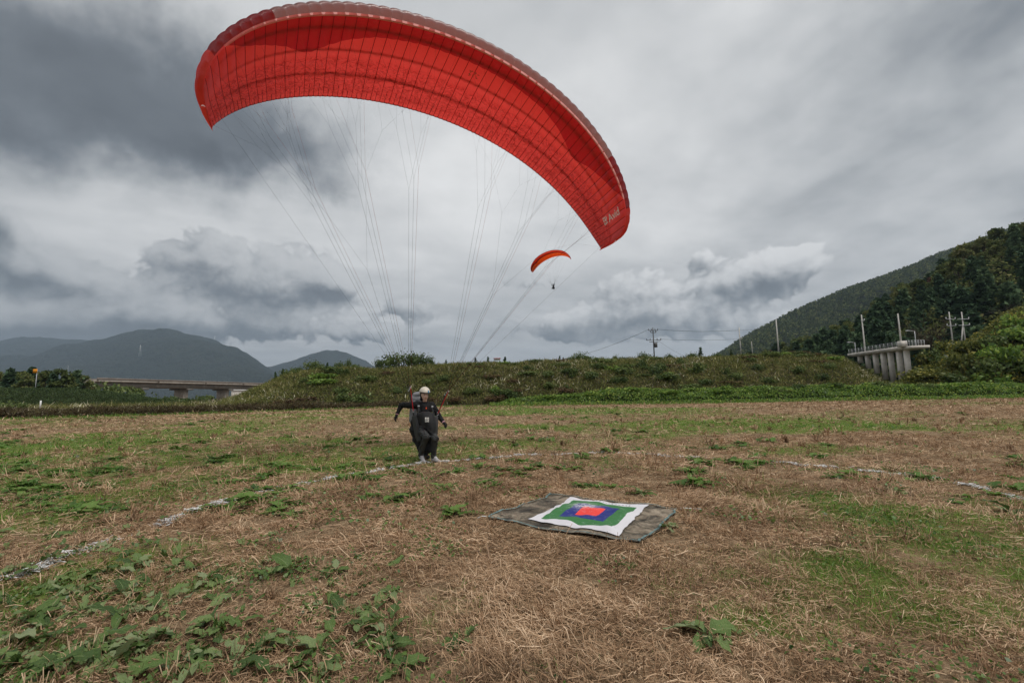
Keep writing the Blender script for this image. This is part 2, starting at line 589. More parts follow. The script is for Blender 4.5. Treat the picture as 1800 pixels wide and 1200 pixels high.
def green_at(x, y):
    g = np.zeros(np.shape(x))
    wx_, wy_ = (fbm(x * .5, y * .5, 3, 3) - .5) * 1.6, (fbm(x * .5 + 9, y * .5, 3, 4) - .5) * 1.6
    for (cx, cy, rx, ry, w) in GREEN:
        k = max(0.25, min(1.0, cy / 12.0))
        q = ((x + wx_ * k - cx) / rx) ** 2 + ((y + wy_ * k - cy) / ry) ** 2
        g = np.maximum(g, w * np.exp(-q * 0.55))
    n = fbm(x * 0.55, y * 0.55, 4, 11)
    n2 = fbm(x * 0.11, y * 0.16, 3, 21)
    g = g * np.clip(0.05 + 1.1 * n + 1.0 * (fbm(x * 2.1, y * 2.1, 3, 15) - .30), 0.05, 1.5) + sstep(n, 0.55, 0.8) * 0.25 + sstep(n2, 0.49, 0.70) * 0.40 * sstep(y, 8, 15) + sstep(y, 38, 50) * .22 * n
    return np.clip(g, 0, 1.2)


def z_at(x, y):
    near = 1 - sstep(np.hypot(x, y), 25, 55)
    return ((fbm(x * 0.9, y * 0.9, 4, 31) - 0.5) * 0.10 + (fbm(x * 4.1, y * 4.1, 2, 41) - 0.5) * 0.055) * near


def axis(lo, hi, step, far):
    c = np.arange(lo, hi + step / 2, step)
    out, st, p = [], step, hi
    while p < far:
        st *= 1.09
        p += st
        out.append(p)
    out2, st, p = [], step, lo
    while p > -far:
        st *= 1.09
        p -= st
        out2.append(p)
    return np.r_[out2[::-1], c, out]


gx, gy = axis(-9, 9, 0.12, 8000), axis(-1.5, 13, 0.10, 8000)
GX, GY = np.meshgrid(gx, gy)
V = np.stack([GX.ravel(), GY.ravel(), z_at(GX.ravel(), GY.ravel())], 1)
n1, n2 = len(gx), len(gy)
ii = (np.arange(n2 - 1)[:, None] * n1 + np.arange(n1 - 1)[None, :]).ravel()
Fq = np.stack([ii, ii + 1, ii + 1 + n1, ii + n1], 1)
field = place('ground', npmesh('ground', V, Fq, {'green': green_at(V[:, 0], V[:, 1]) * (V[:, 1] < 70)}, M['field'], True))
tag(field, 'mown field of brown hay with green grass patches', 'field', kind='structure')


def strips(P, head, length, width, pitch, curve, roll, nseg=2, taper=True):
    """Blades and stalks: N narrow ribbons from P along a heading, rising by pitch and bending by curve."""
    N = len(P)
    d = np.stack([np.cos(head) * np.cos(pitch), np.sin(head) * np.cos(pitch), np.sin(pitch)], 1)
    side = np.stack([-np.sin(head), np.cos(head), np.zeros(N)], 1)
    up = np.cross(d, side)
    side = side * np.cos(roll)[:, None] + up * np.sin(roll)[:, None]
    rows = []
    for k in range(nseg + 1):
        t = k / nseg
        c = P + d * (length * t)[:, None]
        c[:, 2] += curve * (t * t if taper else 4 * t * (1 - t))
        if taper:
            c[:, :2] += np.stack([np.cos(head), np.sin(head)], 1) * (np.abs(curve) * 0.8 * t * t)[:, None]
        w = width * ((1 - t) ** 0.7 * 0.9 + 0.1 if taper else 1.0) * 0.5
        rows += [c - side * w[:, None], c + side * w[:, None]]
    V_ = np.stack(rows, 1)
    nv = 2 * (nseg + 1)
    b = np.arange(N)[:, None] * nv
    Fs = np.concatenate([b + np.array([[2 * k, 2 * k + 1, 2 * k + 3, 2 * k + 2]]) for k in range(nseg)], 0)
    return V_.reshape(-1, 3), Fs, nv


def scatter(n, y0, y1, margin=1.6, slope=1.18):
    """Points over the field between two distances, across the whole view and a margin beside it."""
    w0, w1 = slope * y0 + margin, slope * y1 + margin
    u = rng.random(n)
    w = np.sqrt(w0 * w0 + u * (w1 * w1 - w0 * w0))
    y = y0 + (w - w0) / (w1 - w0) * (y1 - y0)
    return (rng.random(n) * 2 - 1) * w, y


TARP = np.array([on_ground(*q)[:2] for q in ((851, 912), (969, 868), (1200, 898), (1123, 961))])


def off_tarp(x, y):
    ins = np.ones(len(x), bool)
    for k in range(4):
        a_, b_ = TARP[k], TARP[(k + 1) % 4]
        ins &= (b_[0] - a_[0]) * (y - a_[1]) - (b_[1] - a_[1]) * (x - a_[0]) < 0
    return ~ins


# hay lying on the field
SV, SF, SR, off = [], [], [], 0
for (n, y0, y1, l0, l1, wd) in [(130000, 1.7, 4.0, .03, .12, .0034), (130000, 4.0, 7.5, .04, .15, .0052), (80000, 7.5, 14, .06, .20, .009), (60000, 14, 30, .10, .26, .018), (60000, 30, 57, .15, .4, .04)]:
    x, y = scatter(n, y0, y1)
    g = green_at(x, y)
    keep = rng.random(n) > np.clip(g * 1.05, 0, 0.85)
    # hay lies in drifts
    keep &= (rng.random(n) < sstep(fbm(x * 2.0, y * 2.0, 3, 51), .15, .58)) & off_tarp(x, y)
    x, y = x[keep], y[keep]
    N = len(x)
    swirl = fbm(x * 0.35, y * 0.35, 2, 61) * 9.0
    head = swirl + rng.normal(0, 0.9, N)
    pitch = np.where(rng.random(N) < 0.12, rng.uniform(0.2, 1.1, N), rng.normal(0.02, 0.13, N))
    P = np.stack([x, y, z_at(x, y) + rng.uniform(0.0, 0.03, N)], 1)
    v_, f_, nv = strips(P, head, rng.uniform(l0, l1, N) * rng.uniform(.6, 1.2, N), wd * rng.uniform(.6, 1.3, N), pitch, rng.normal(0, .012, N), rng.uniform(-1, 1, N), 2, False)
    SV.append(v_)
    SF.append(f_ + off)
    SR.append(np.repeat(np.clip(rng.normal(.5, .22, N) + (fbm(x * 2.2, y * 2.2, 3, 57) - .5) * .75, 0, 1), nv))
    off += len(v_)
# standing stubble in small tufts
for (nt_, y0, y1, l0, l1, wd) in [(260, 1.8, 5, .05, .14, .004), (420, 5, 11, .06, .16, .008), (420, 11, 26, .08, .2, .018)]:
    cx, cy = scatter(nt_, y0, y1)
    ok = off_tarp(cx, cy)
    cx, cy = cx[ok], cy[ok]
    m_ = rng.integers(8, 30, len(cx))
    x, y = np.repeat(cx, m_), np.repeat(cy, m_)
    N = len(x)
    x, y = x + rng.normal(0, .035, N), y + rng.normal(0, .035, N)
    P = np.stack([x, y, z_at(x, y)], 1)
    v_, f_, nv = strips(P, rng.uniform(0, 6.28, N), rng.uniform(l0, l1, N), wd * rng.uniform(.6, 1.3, N), rng.uniform(.3, 1.4, N), rng.normal(0, .01, N), rng.uniform(-1, 1, N), 2, False)
    SV.append(v_)
    SF.append(f_ + off)
    SR.append(np.repeat(np.clip(np.repeat(rng.normal(.5, .2, len(cx)), m_) + rng.normal(0, .15, N), 0, 1), nv))
    off += len(v_)
o = place('hay', npmesh('hay', np.concatenate(SV), np.concatenate(SF), {'rnd': np.concatenate(SR)}, M['straw']))
tag(o, 'dry cut hay strewn over the whole field', 'hay', kind='stuff')

# green grass blades in the patches
SV, SF, SR, off = [], [], [], 0
for (n, y0, y1, l0, l1, wd) in [(80000, 1.7, 4.5, .03, .12, .0045), (80000, 4.5, 9, .04, .12, .008), (70000, 9, 20, .05, .13, .016), (60000, 20, 58, .07, .16, .05)]:
    x, y = scatter(n, y0, y1)
    g = green_at(x, y)
    keep = rng.random(n) < np.clip(g * 1.5 - 0.18, 0.006, 1)
    keep &= off_tarp(x, y)
    x, y, g = x[keep], y[keep], g[keep]
    N = len(x)
    P = np.stack([x, y, z_at(x, y) - 0.005], 1)
    ln = rng.uniform(l0, l1, N) * (0.6 + 0.5 * g)
    tall = rng.random(N) < 0.012
    ln = np.where(tall, ln * 2.2, ln)
    v_, f_, nv = strips(P, rng.uniform(0, 6.283, N), ln, wd * rng.uniform(.6, 1.3, N), rng.uniform(.5, 1.5, N), -ln * rng.uniform(.0, .45, N), rng.uniform(-.6, .6, N), 2)
    SV.append(v_)
    SF.append(f_ + off)
    SR.append(np.repeat(np.clip(rng.normal(.5, .22, N) + (fbm(x * .8, y * .8, 2, 71) - .5) * .5, 0, 1), nv))
    off += len(v_)
o = place('grass', npmesh('grass', np.concatenate(SV), np.concatenate(SF), {'rnd': np.concatenate(SR)}, M['grass']))
tag(o, 'short green grass growing in patches through the hay', 'grass', kind='stuff')


def cards(P, size, flat=0.0, aspect=1.6, out=None):
    """Leaf-sized four-cornered faces at P; flat = 1 lies them level, out turns them to face that way."""
    N = len(P)
    nrm = rng.normal(0, 1, (N, 3))
    if out is not None:
        nrm = nrm * 0.75 + out
    nrm[:, 2] = nrm[:, 2] * (1 - flat) + flat * 2.5
    nrm /= np.linalg.norm(nrm, axis=1)[:, None] + 1e-9
    a_ = np.cross(nrm, rng.normal(0, 1, (N, 3)))
    a_ /= np.linalg.norm(a_, axis=1)[:, None] + 1e-9
    b_ = np.cross(nrm, a_)
    s_ = (size * rng.uniform(.6, 1.35, N))[:, None]
    bend = nrm * s_ * rng.uniform(-.25, .25, (N, 1))
    V_ = np.stack([P - a_ * s_ * aspect * .5, P - b_ * s_ * .5 + bend, P + a_ * s_ * aspect * .5, P + b_ * s_ * .5 + bend], 1).reshape(-1, 3)
    return V_, np.arange(N)[:, None] * 4 + np.arange(4)[None, :]


# small clover-like weeds
CV, CF, CR, off = [], [], [], 0
for (n, y0, y1, sz) in [(26000, 1.8, 4.5, .022), (20000, 4.5, 9, .034), (9000, 9, 18, .06)]:
    x, y = scatter(n, y0, y1)
    cl = fbm(x * 1.3, y * 1.3, 3, 81) + np.where(x < -0.1 * y, .10, -.04)
    keep = (rng.random(n) < sstep(cl, 0.53, 0.74) * 0.8) & off_tarp(x, y)
    x, y = x[keep], y[keep]
    N = len(x)
    P = np.stack([x, y, z_at(x, y) + rng.uniform(.01, .05, N)], 1)
    v_, f_ = cards(P, np.full(N, sz), 0.6, 1.2)
    CV.append(v_)
    CF.append(f_ + off)
    CR.append(np.repeat(rng.random(N), 4))
    off += len(v_)
o = place('clover', npmesh('clover', np.concatenate(CV), np.concatenate(CF), {'rnd': np.concatenate(CR)}, M['clover']))
tag(o, 'low clover leaves scattered through the hay', 'ground cover', kind='stuff')

# chalk circle: powdered lime on the hay around the target
LINE = [(-30, 1045), (50, 1008), (110, 985), (200, 950), (260, 930), (340, 895), (400, 880), (440, 868), (510, 855), (600, 838), (660, 826), (735, 815),
        (860, 804), (960, 798), (1070, 797), (1160, 800), (1300, 808), (1430, 818), (1500, 825), (1610, 840), (1680, 852), (1750, 865), (1830, 884)]
WGT = [1, .95, .95, .9, .35, .85, .8, .6, .45, .7, .5, .55, .55, .25, .35, .2, .12, .35, .5, .75, .6, .6, .5]
lp = np.array([on_ground(*q)[:2] for q in LINE])
ld = np.r_[0, np.cumsum(np.hypot(*np.diff(lp, axis=0).T))]
CV, CF, CR, off = [], [], [], 0
for part_ in (0, 1):
    n = 120000 if part_ == 0 else 60000
    tt = rng.random(n) * ld[-1]
    x = np.interp(tt, ld, lp[:, 0])
    y = np.interp(tt, ld, lp[:, 1])
    wg = np.interp(tt, ld, WGT)
    dist = np.hypot(x, y)
    keep = rng.random(n) < (.25 + .75 * wg) * sstep(fbm(tt * 1.7, tt * 0 + 3.0, 4, 91) + (wg - .5) * .30, .20, .50) * np.clip(2.4 / dist, .12, 1.0) * .58
    tt, x, y, dist = tt[keep], x[keep], y[keep], dist[keep]
    N = len(x)
    wdt = 0.024 + .022 * fbm(tt * 2, tt * 0 + 1, 2, 94)
    x = x + rng.normal(0, 1, N) * wdt + (fbm(tt * 3, tt * 0, 2, 95) - .5) * .12
    y = y + rng.normal(0, 1, N) * wdt + (fbm(tt * 3, tt * 0 + 7, 2, 96) - .5) * .12
    clot = sstep(fbm(x * 9, y * 9, 2, 97), .40, .55) > rng.random(N)
    x, y, dist, N = x[clot], y[clot], dist[clot], int(clot.sum())
    P = np.stack([x, y, z_at(x, y) + rng.uniform(.008, .034, N)], 1)
    if part_ == 0:
        v_, f_ = cards(P, 0.0035 + dist * 0.0010, 0.8, 1.5)
        nv = 4
    else:
        # hay stalks dusted white
        v_, f_, nv = strips(P, rng.uniform(0, 6.28, N), rng.uniform(.03, .10, N), .002 + dist * .0006, rng.normal(.02, .15, N), rng.normal(0, .01, N), rng.uniform(-1, 1, N), 1, False)
    CV.append(v_)
    CF.append(f_ + off)
    CR.append(np.repeat(rng.random(N), nv))
    off += len(v_)
o = place('chalk_line', npmesh('chalk_line', np.concatenate(CV), np.concatenate(CF), {'rnd': np.concatenate(CR)}, M['lime']))
tag(o, 'broken white chalk line curving across the field around the target', 'chalk line', kind='stuff')

# ------------------------------------------------------------------ banks, dykes and hills


class Ridge:
    """A bank or hill: a foot line and a crest line, given by bearing, distance and crest elevation."""

    def __init__(s, pts, rows=26, cols=140, back=0.6, shape=1.0, rough=0.3, rscale=0.15, seed=0, foot_z=0.0, depth=None):
        u = np.array([p[0] for p in pts], float)
        U_ = np.linspace(u[0], u[-1], cols)
        f_ = lambda k: np.interp(U_, u, [p[k] for p in pts])
        v, yf, yr = f_(1), f_(2), f_(3)
        t = np.r_[np.linspace(0, 1, rows), 1 + np.linspace(0, 1, 9)[1:] * 1.0]
        self_ = []
        for i in range(cols):
            top = at(U_[i], v[i], yr[i])
            bx = top.x / top.y
            zr = max(top.z, foot_z + 0.02)
            y_ = yf[i] + (yr[i] - yf[i]) * np.minimum(t, 1) + np.maximum(t - 1, 0) * (yr[i] - yf[i]) * back * 2
            prof = np.sin(np.minimum(t, 1) * np.pi / 2) ** shape if shape != 0 else np.minimum(t, 1)
            prof = np.where(t > 1, 1 - np.maximum(t - 1, 0) ** 1.6 * 0.9, prof)
            z_ = foot_z - 0.05 + (zr - foot_z) * prof
            self_.append(np.stack([bx * y_, y_, z_], 1))
        s.P = np.array(self_)
        x_, y_ = s.P[..., 0], s.P[..., 1]
        k = np.minimum(1, t * 5)[None, :] * (1 - 0.55 * np.clip(1 - np.abs(t - 1) * 6, 0, 1))[None, :]
        s.P[..., 2] += (fbm(x_ * rscale, y_ * rscale, 4, seed) - .5) * 2 * rough * k
        s.cols, s.rows, s.nr, s.U = cols, rows, len(t), U_

    def mesh(s, name, mat):
        c, r_ = s.cols, s.nr
        i_ = (np.arange(c - 1)[:, None] * r_ + np.arange(r_ - 1)[None, :]).ravel()
        return npmesh(name, s.P.reshape(-1, 3), np.stack([i_, i_ + r_, i_ + r_ + 1, i_ + 1], 1), None, mat, True)

    def sample(s, n, t0=0.0, t1=1.0, u0=None, u1=None):
        u0 = s.U[0] if u0 is None else u0
        u1 = s.U[-1] if u1 is None else u1
        return s.pos(rng.uniform(u0, u1, n), rng.uniform(t0, t1, n))

    def pos(s, u, t):
        u, t = np.atleast_1d(u).astype(float), np.atleast_1d(t).astype(float)
        cf = np.clip((u - s.U[0]) / (s.U[-1] - s.U[0]) * (s.cols - 1), 0, s.cols - 1.001)
        rf = np.where(t <= 1, t * (s.rows - 1), (s.rows - 1) + (t - 1) * 8)
        rf = np.clip(rf, 0, s.nr - 1.001)
        c, r_ = cf.astype(int), rf.astype(int)
        a_, b_ = (cf - c)[:, None], (rf - r_)[:, None]
        Q = s.P
        return (Q[c, r_] * (1 - b_) + Q[c, r_ + 1] * b_) * (1 - a_) + (Q[c + 1, r_] * (1 - b_) + Q[c + 1, r_ + 1] * b_) * a_


bank = Ridge([(385, 706, 50, 66), (420, 696, 50, 70), (450, 682, 51, 74), (485, 667, 52, 77), (530, 654, 54, 80), (600, 648, 57, 81), (660, 650, 60, 82), (750, 642, 62, 82),
              (850, 640, 61, 82), (950, 637, 60, 82), (1050, 633, 58, 82), (1150, 632, 57, 82), (1250, 630, 57, 83), (1350, 626, 57, 84), (1430, 624, 57, 85), (1482, 630, 58, 86),
              (1505, 641, 58, 86), (1530, 657, 58, 82), (1560, 675, 58, 78), (1600, 686, 58, 74)], rows=30, cols=220, back=1.2, shape=1.0, rough=.45, rscale=.22, seed=101)
tag(place('embankment', bank.mesh('embankment', M['bank_soil'])), 'long overgrown earth embankment behind the field', 'embankment', kind='structure')
dyke = Ridge([(-500, 668, 60, 90), (-100, 677, 56, 80), (0, 682, 55, 76), (130, 683, 54, 75), (190, 688, 53, 73), (250, 697, 52, 70), (310, 706, 51, 66), (340, 709, 51, 62)], rows=18, cols=90, rough=.12, rscale=.2, seed=111)
tag(place('grass_dyke', dyke.mesh('grass_dyke', M['dyke_soil'])), 'smooth green grass dyke left of the field', 'dyke', kind='structure')
mound = Ridge([(1550, 692, 60, 66), (1588, 676, 60, 70), (1608, 652, 61, 74), (1640, 622, 61, 77), (1700, 604, 61, 78), (1735, 580, 60, 80), (1765, 556, 60, 80), (1800, 542, 60, 80), (1900, 510, 60, 82), (2150, 470, 60, 84)],
              rows=26, cols=110, shape=.8, rough=.9, rscale=.28, seed=121)
tag(place('overgrown_mound', mound.mesh('overgrown_mound', M['vine_soil'])), 'steep mound smothered by vines at the field edge', 'mound', kind='structure')
hill = Ridge([(1240, 684, 150, 330), (1300, 662, 140, 315), (1350, 650, 130, 300), (1420, 632, 118, 270), (1458, 618, 115, 250), (1500, 597, 110, 240), (1548, 568, 105, 230), (1619, 536, 100, 230), (1690, 495, 98, 225), (1800, 438, 95, 220), (1950, 372, 95, 220), (2200, 310, 95, 220)],
             rows=24, cols=120, shape=.85, rough=2.0, rscale=.03, seed=131, foot_z=1.5)
tag(place('near_hill', hill.mesh('near_hill', M['forest_floor'])), 'steep wooded hill rising behind the vine mound', 'hill', kind='structure')
far_hill = Ridge([(u_, v_ + 3, 760 - (u_ - 1180) * .3, 1500 - (u_ - 1180) * .5) for (u_, v_) in ((1180, 655), (1268, 626), (1320, 596), (1400, 554), (1480, 521), (1560, 494), (1620, 476), (1680, 456), (1760, 430), (2000, 370))],
                 rows=30, cols=140, shape=.9, rough=12.0, rscale=.006, seed=141, foot_z=1.0)
tag(place('far_hill', far_hill.mesh('far_hill', M['forest_floor'])), 'paler wooded hill behind the near one', 'hill', kind='structure')
mtn = Ridge([(-900, 660, 3400, 5200), (-300, 612, 3400, 5400), (-60, 625, 3400, 5400), (60, 630, 3400, 5300), (150, 612, 3400, 5300), (215, 598, 3400, 5200), (255, 591, 3400, 5200), (300, 588, 3300, 5200), (333, 589, 3300, 5200), (358, 595, 3300, 5200),
             (385, 605, 3300, 5100), (420, 622, 3200, 5000), (450, 640, 3200, 4900), (480, 660, 3100, 4700), (520, 683, 3000, 4500), (560, 694, 3000, 4300)],
            rows=64, cols=300, shape=.75, rough=120, rscale=.0022, seed=151)
tag(place('mountain', mtn.mesh('mountain', M['mountain'])), 'broad hazy mountain beyond the bridge', 'mountain', kind='structure')
mtn2 = Ridge([(380, 690, 4600, 6300), (430, 665, 4600, 6300), (470, 645, 4600, 6300), (505, 632, 4600, 6300), (545, 620, 4600, 6300), (575, 616, 4600, 6300), (592, 619, 4600, 6300), (620, 633, 4600, 6300), (655, 648, 4600, 6300), (720, 668, 4600, 6300), (800, 685, 4600, 6300)],
             rows=48, cols=200, shape=.8, rough=110, rscale=.002, seed=161)
tag(place('far_mountain', mtn2.mesh('far_mountain', M['mountain'])), 'small hazy peak behind the embankment crest', 'mountain', kind='structure')
mtn3 = Ridge([(u_, v_, 4900, 6400) for (u_, v_) in ((-900, 600), (-200, 612), (0, 604), (50, 601), (90, 599), (140, 600), (190, 600), (240, 603), (300, 620), (420, 668))],
             rows=48, cols=200, shape=.8, rough=110, rscale=.002, seed=171, back=.4)
tag(place('mountain_range', mtn3.mesh('mountain_range', M['mountain'])), 'long pale mountain range at the left horizon', 'mountain', kind='structure')


def blades_on(name, pos, lmin, lmax, w, mat, label, cat, lean=.6, kind='stuff', pale=0.0):
    N = len(pos)
    ln = rng.uniform(lmin, lmax, N)
    v_, f_, nv = strips(pos, rng.uniform(0, 6.283, N), ln, w * rng.uniform(.5, 1.5, N), rng.uniform(.45, 1.5, N), -ln * rng.uniform(0, lean, N), rng.uniform(-1.2, 1.2, N), 2)
    r_ = np.clip(rng.normal(.42, .2, N), 0, .93)
    if pale:
        patch = sstep(fbm(pos[:, 0] * .12, pos[:, 1] * .12, 3, 301), .52, .68)
        r_ = np.where(rng.random(N) < pale * (0.1 + patch), rng.uniform(.93, 1, N), r_)
    me = npmesh(name, v_, f_, {'rnd': np.repeat(r_, nv)}, mat)
    return tag(place(name, me), label, cat, kind=kind)


P = bank.sample(70000, 0.02, 1.12)
blades_on('embankment_grass', P, .25, .85, .085, M['scrub'], 'rough brown and green grass covering the embankment', 'grass', pale=.09)
P = dyke.sample(22000, 0.0, 1.1, -60, 340)
blades_on('dyke_grass', P, .15, .4, .08, M['scrub_green'], 'short dark green grass on the dyke', 'grass')

# dry brush strip along the left field edge
EDGE = [(-120, 741), (0, 736), (120, 733), (250, 729), (380, 725), (480, 722), (560, 719), (660, 716), (760, 714)]
ep = np.array([on_ground(*q)[:2] for q in EDGE])


def along(poly, n, jit):
    d_ = np.r_[0, np.cumsum(np.hypot(*np.diff(poly, axis=0).T))]
    q = rng.random(n) * d_[-1]
    return np.stack([np.interp(q, d_, poly[:, 0]), np.interp(q, d_, poly[:, 1]) + rng.random(n) * jit], 1)


q = along(ep, 30000, 4.5)
hgt = .35 + .85 * fbm(q[:, 0] * .5, q[:, 1] * .5, 3, 181) * (1 - sstep(q[:, 0], -26, -8) * .65)
P = np.c_[q, np.zeros(len(q))]
P[:, 2] = rng.random(len(q)) * hgt * .8
blades_on('dry_brush', P, .2, .6, .055, M['dead'], 'dry brown brush along the left edge of the field', 'brush', pale=.12)
q = along(np.array([(-70, 47), (-48, 49), (-30, 54), (-24, 58)]), 16000, 9)
P = np.c_[q, rng.random(len(q)) * .9]
blades_on('reed_grass', P, .35, .9, .045, M['scrub'], 'tall pale reeds behind the dry brush', 'reeds', pale=.6)


def leaf_mass(name, P, size, mat, label, cat, out=None, flat=.25):
    v_, f_ = cards(P, np.full(len(P), size), flat, 1.25, out)
    return tag(place(name, npmesh(name, v_, f_, {'rnd': np.repeat(np.clip(rng.normal(.5, .25, len(P)), 0, 1), 4)}, mat)), label, cat, kind='stuff')


# vine hedge bank at the right field edge
vb = Ridge([(880, 704, 59, 62), (960, 697, 57.5, 61), (1060, 690, 55.5, 60), (1200, 686, 54, 59), (1350, 683, 53.5, 58.5), (1500, 680, 53, 58), (1650, 678, 53.5, 58), (1800, 674, 54, 58.5), (2100, 664, 54, 59)],
           rows=14, cols=300, shape=.45, rough=.50, rscale=.42, seed=191, back=.7)
tag(place('vine_bank', vb.mesh('vine_bank', M['vine_soil'])), 'low bank overgrown with bright green vines', 'bank', kind='structure')
P = vb.sample(46000, 0.0, 1.2) + rng.normal(0, .09, (46000, 3)) + np.array([0, -.05, .1])
leaf_mass('vine_leaves', P, .15, M['vine'], 'bright green vine leaves covering the low bank', 'vines')
q = along(np.array([on_ground(u_, v_)[:2] for (u_, v_) in ((860, 712), (1000, 711), (1200, 708), (1400, 705), (1600, 702), (1850, 697))]), 9000, 1.6)
q[:, 1] -= np.abs(rng.normal(0, .55, len(q))) * (0.4 + 1.6 * fbm(q[:, 0] * .35, q[:, 0] * 0, 3, 195))
leaf_mass('edge_leaves', np.c_[q, rng.random(len(q)) ** 2 * .35 + .02], .14, M['vine'], 'ragged fringe of vine leaves creeping onto the field', 'vines')
q = along(np.array([on_ground(u_, v_)[:2] for (u_, v_) in ((-60, 739), (250, 730), (480, 723), (700, 716), (1000, 712), (1400, 706), (1850, 698))]), 9000, .8)
q[:, 1] -= np.abs(rng.normal(0, .6, len(q)))
blades_on('edge_grass', np.c_[q, np.zeros(len(q))], .15, .45, .05, M['grass'], 'green grass fringe along the far edge of the field', 'grass')
P = mound.sample(52000, 0.0, 1.15, 1540, 1960) + rng.normal(0, .22, (52000, 3)) + np.array([0, -.1, .15])
leaf_mass('mound_leaves', P, .26, M['vine_dark'], 'yellowish and green vine leaves covering the mound', 'vines')

# ------------------------------------------------------------------ paragliders


class Wing:
    """A paraglider canopy: an arched span, a chord that narrows to the tips, an inflated section."""

    def __init__(s, hang, L, dl, yaw, pit, rol, A, B, Ph, c0, ct, sw, a2, eq, asy):
        def rot(v, k, a):
            return Matrix.Rotation(a, 3, k) @ v
        M3 = [Vector((1, 0, 0)), Vector((0, -1, 0)), Vector((0, 0, 1))]
        M3 = [rot(v, Vector((0, 0, 1)), yaw) for v in M3]
        k = M3[0].copy()
        M3 = [rot(v, k, pit) for v in M3]
        k = M3[1].copy()
        M3 = [rot(v, k, rol) for v in M3]
        s.ex, s.ey, s.ez = (np.array(v) for v in M3)
        s.O = np.array(hang) + L * (s.ez * math.cos(dl) + s.ey * math.sin(dl))
        ph = np.linspace(-Ph, Ph, 1201)
        xx, zz = A * np.sin(ph) / math.sin(Ph), B * (np.cos(ph) - 1) * (1 + asy * ph)
        d = np.r_[0, np.cumsum(np.hypot(np.diff(xx), np.diff(zz)))]
        s.d, s.xx, s.zz = d / d[-1] * 2 - 1, xx, zz
        s.tx, s.tz = np.gradient(xx, s.d), np.gradient(zz, s.d)
        s.c0, s.ct, s.sw, s.a2, s.eq = c0, ct, sw, a2, eq
        up = [(-.012, .014), (-.030, .022), (-.048, .036), (-.058, .056), (-.056, .078), (-.040, .102), (-.010, .126), (.04, .150), (.12, .172), (.22, .180), (.34, .172), (.48, .146), (.62, .112), (.76, .072), (.88, .036), (1.0, .0)]
        s.uq = np.linspace(0, 1, len(up))
        s.ut, s.uz = np.array([p[0] for p in up]), np.array([p[1] for p in up])

    def point(s, sp, t, z):
        """Span position -1..1, chord fraction, height over the chord (in chords)."""
        sp, t, z = np.broadcast_arrays(np.asarray(sp, float), np.asarray(t, float), np.asarray(z, float))
        X_, Z_ = np.interp(sp, s.d, s.xx), np.interp(sp, s.d, s.zz)
        tx, tz = np.interp(sp, s.d, s.tx), np.interp(sp, s.d, s.tz)
        n = np.hypot(tx, tz)
        N_ = (-tz / n)[..., None] * s.ex + (tx / n)[..., None] * s.ez
        e2 = np.maximum(1e-9, 1 - sp * sp)
        c = s.c0 * (s.ct + (1 - s.ct) * np.sqrt(e2))
        yl = s.c0 * (.35 - s.sw * (1 - e2 ** s.eq))
        al = s.a2 * sp * sp
        y = yl - t * c
        base = s.O + X_[..., None] * s.ex + Z_[..., None] * s.ez
        return base + s.ey * (y * np.cos(al))[..., None] + N_ * (y * np.sin(al))[..., None] + (N_ * np.cos(al)[..., None] - s.ey * np.sin(al)[..., None]) * (z * c)[..., None]

    def upper(s, sp, q, puff=0.0):
        q = np.asarray(q, float)
        k = 6
        t = np.interp(q, s.uq, s.ut)
        z = np.interp(q, s.uq, s.uz)
        return s.point(sp, t, z + puff)

    @staticmethod
    def low(t):
        t = np.asarray(t, float)
        return -0.012 * np.sin(np.minimum(1, t * 3) * np.pi / 2) + 0.030 * np.sin(np.pi * t) ** 2 - 0.0 * t + 0.012 * t


def quads(n, m, off=0):
    i_ = (np.arange(n - 1)[:, None] * m + np.arange(m - 1)[None, :]).ravel() + off
    return np.stack([i_, i_ + m, i_ + m + 1, i_ + 1], 1)


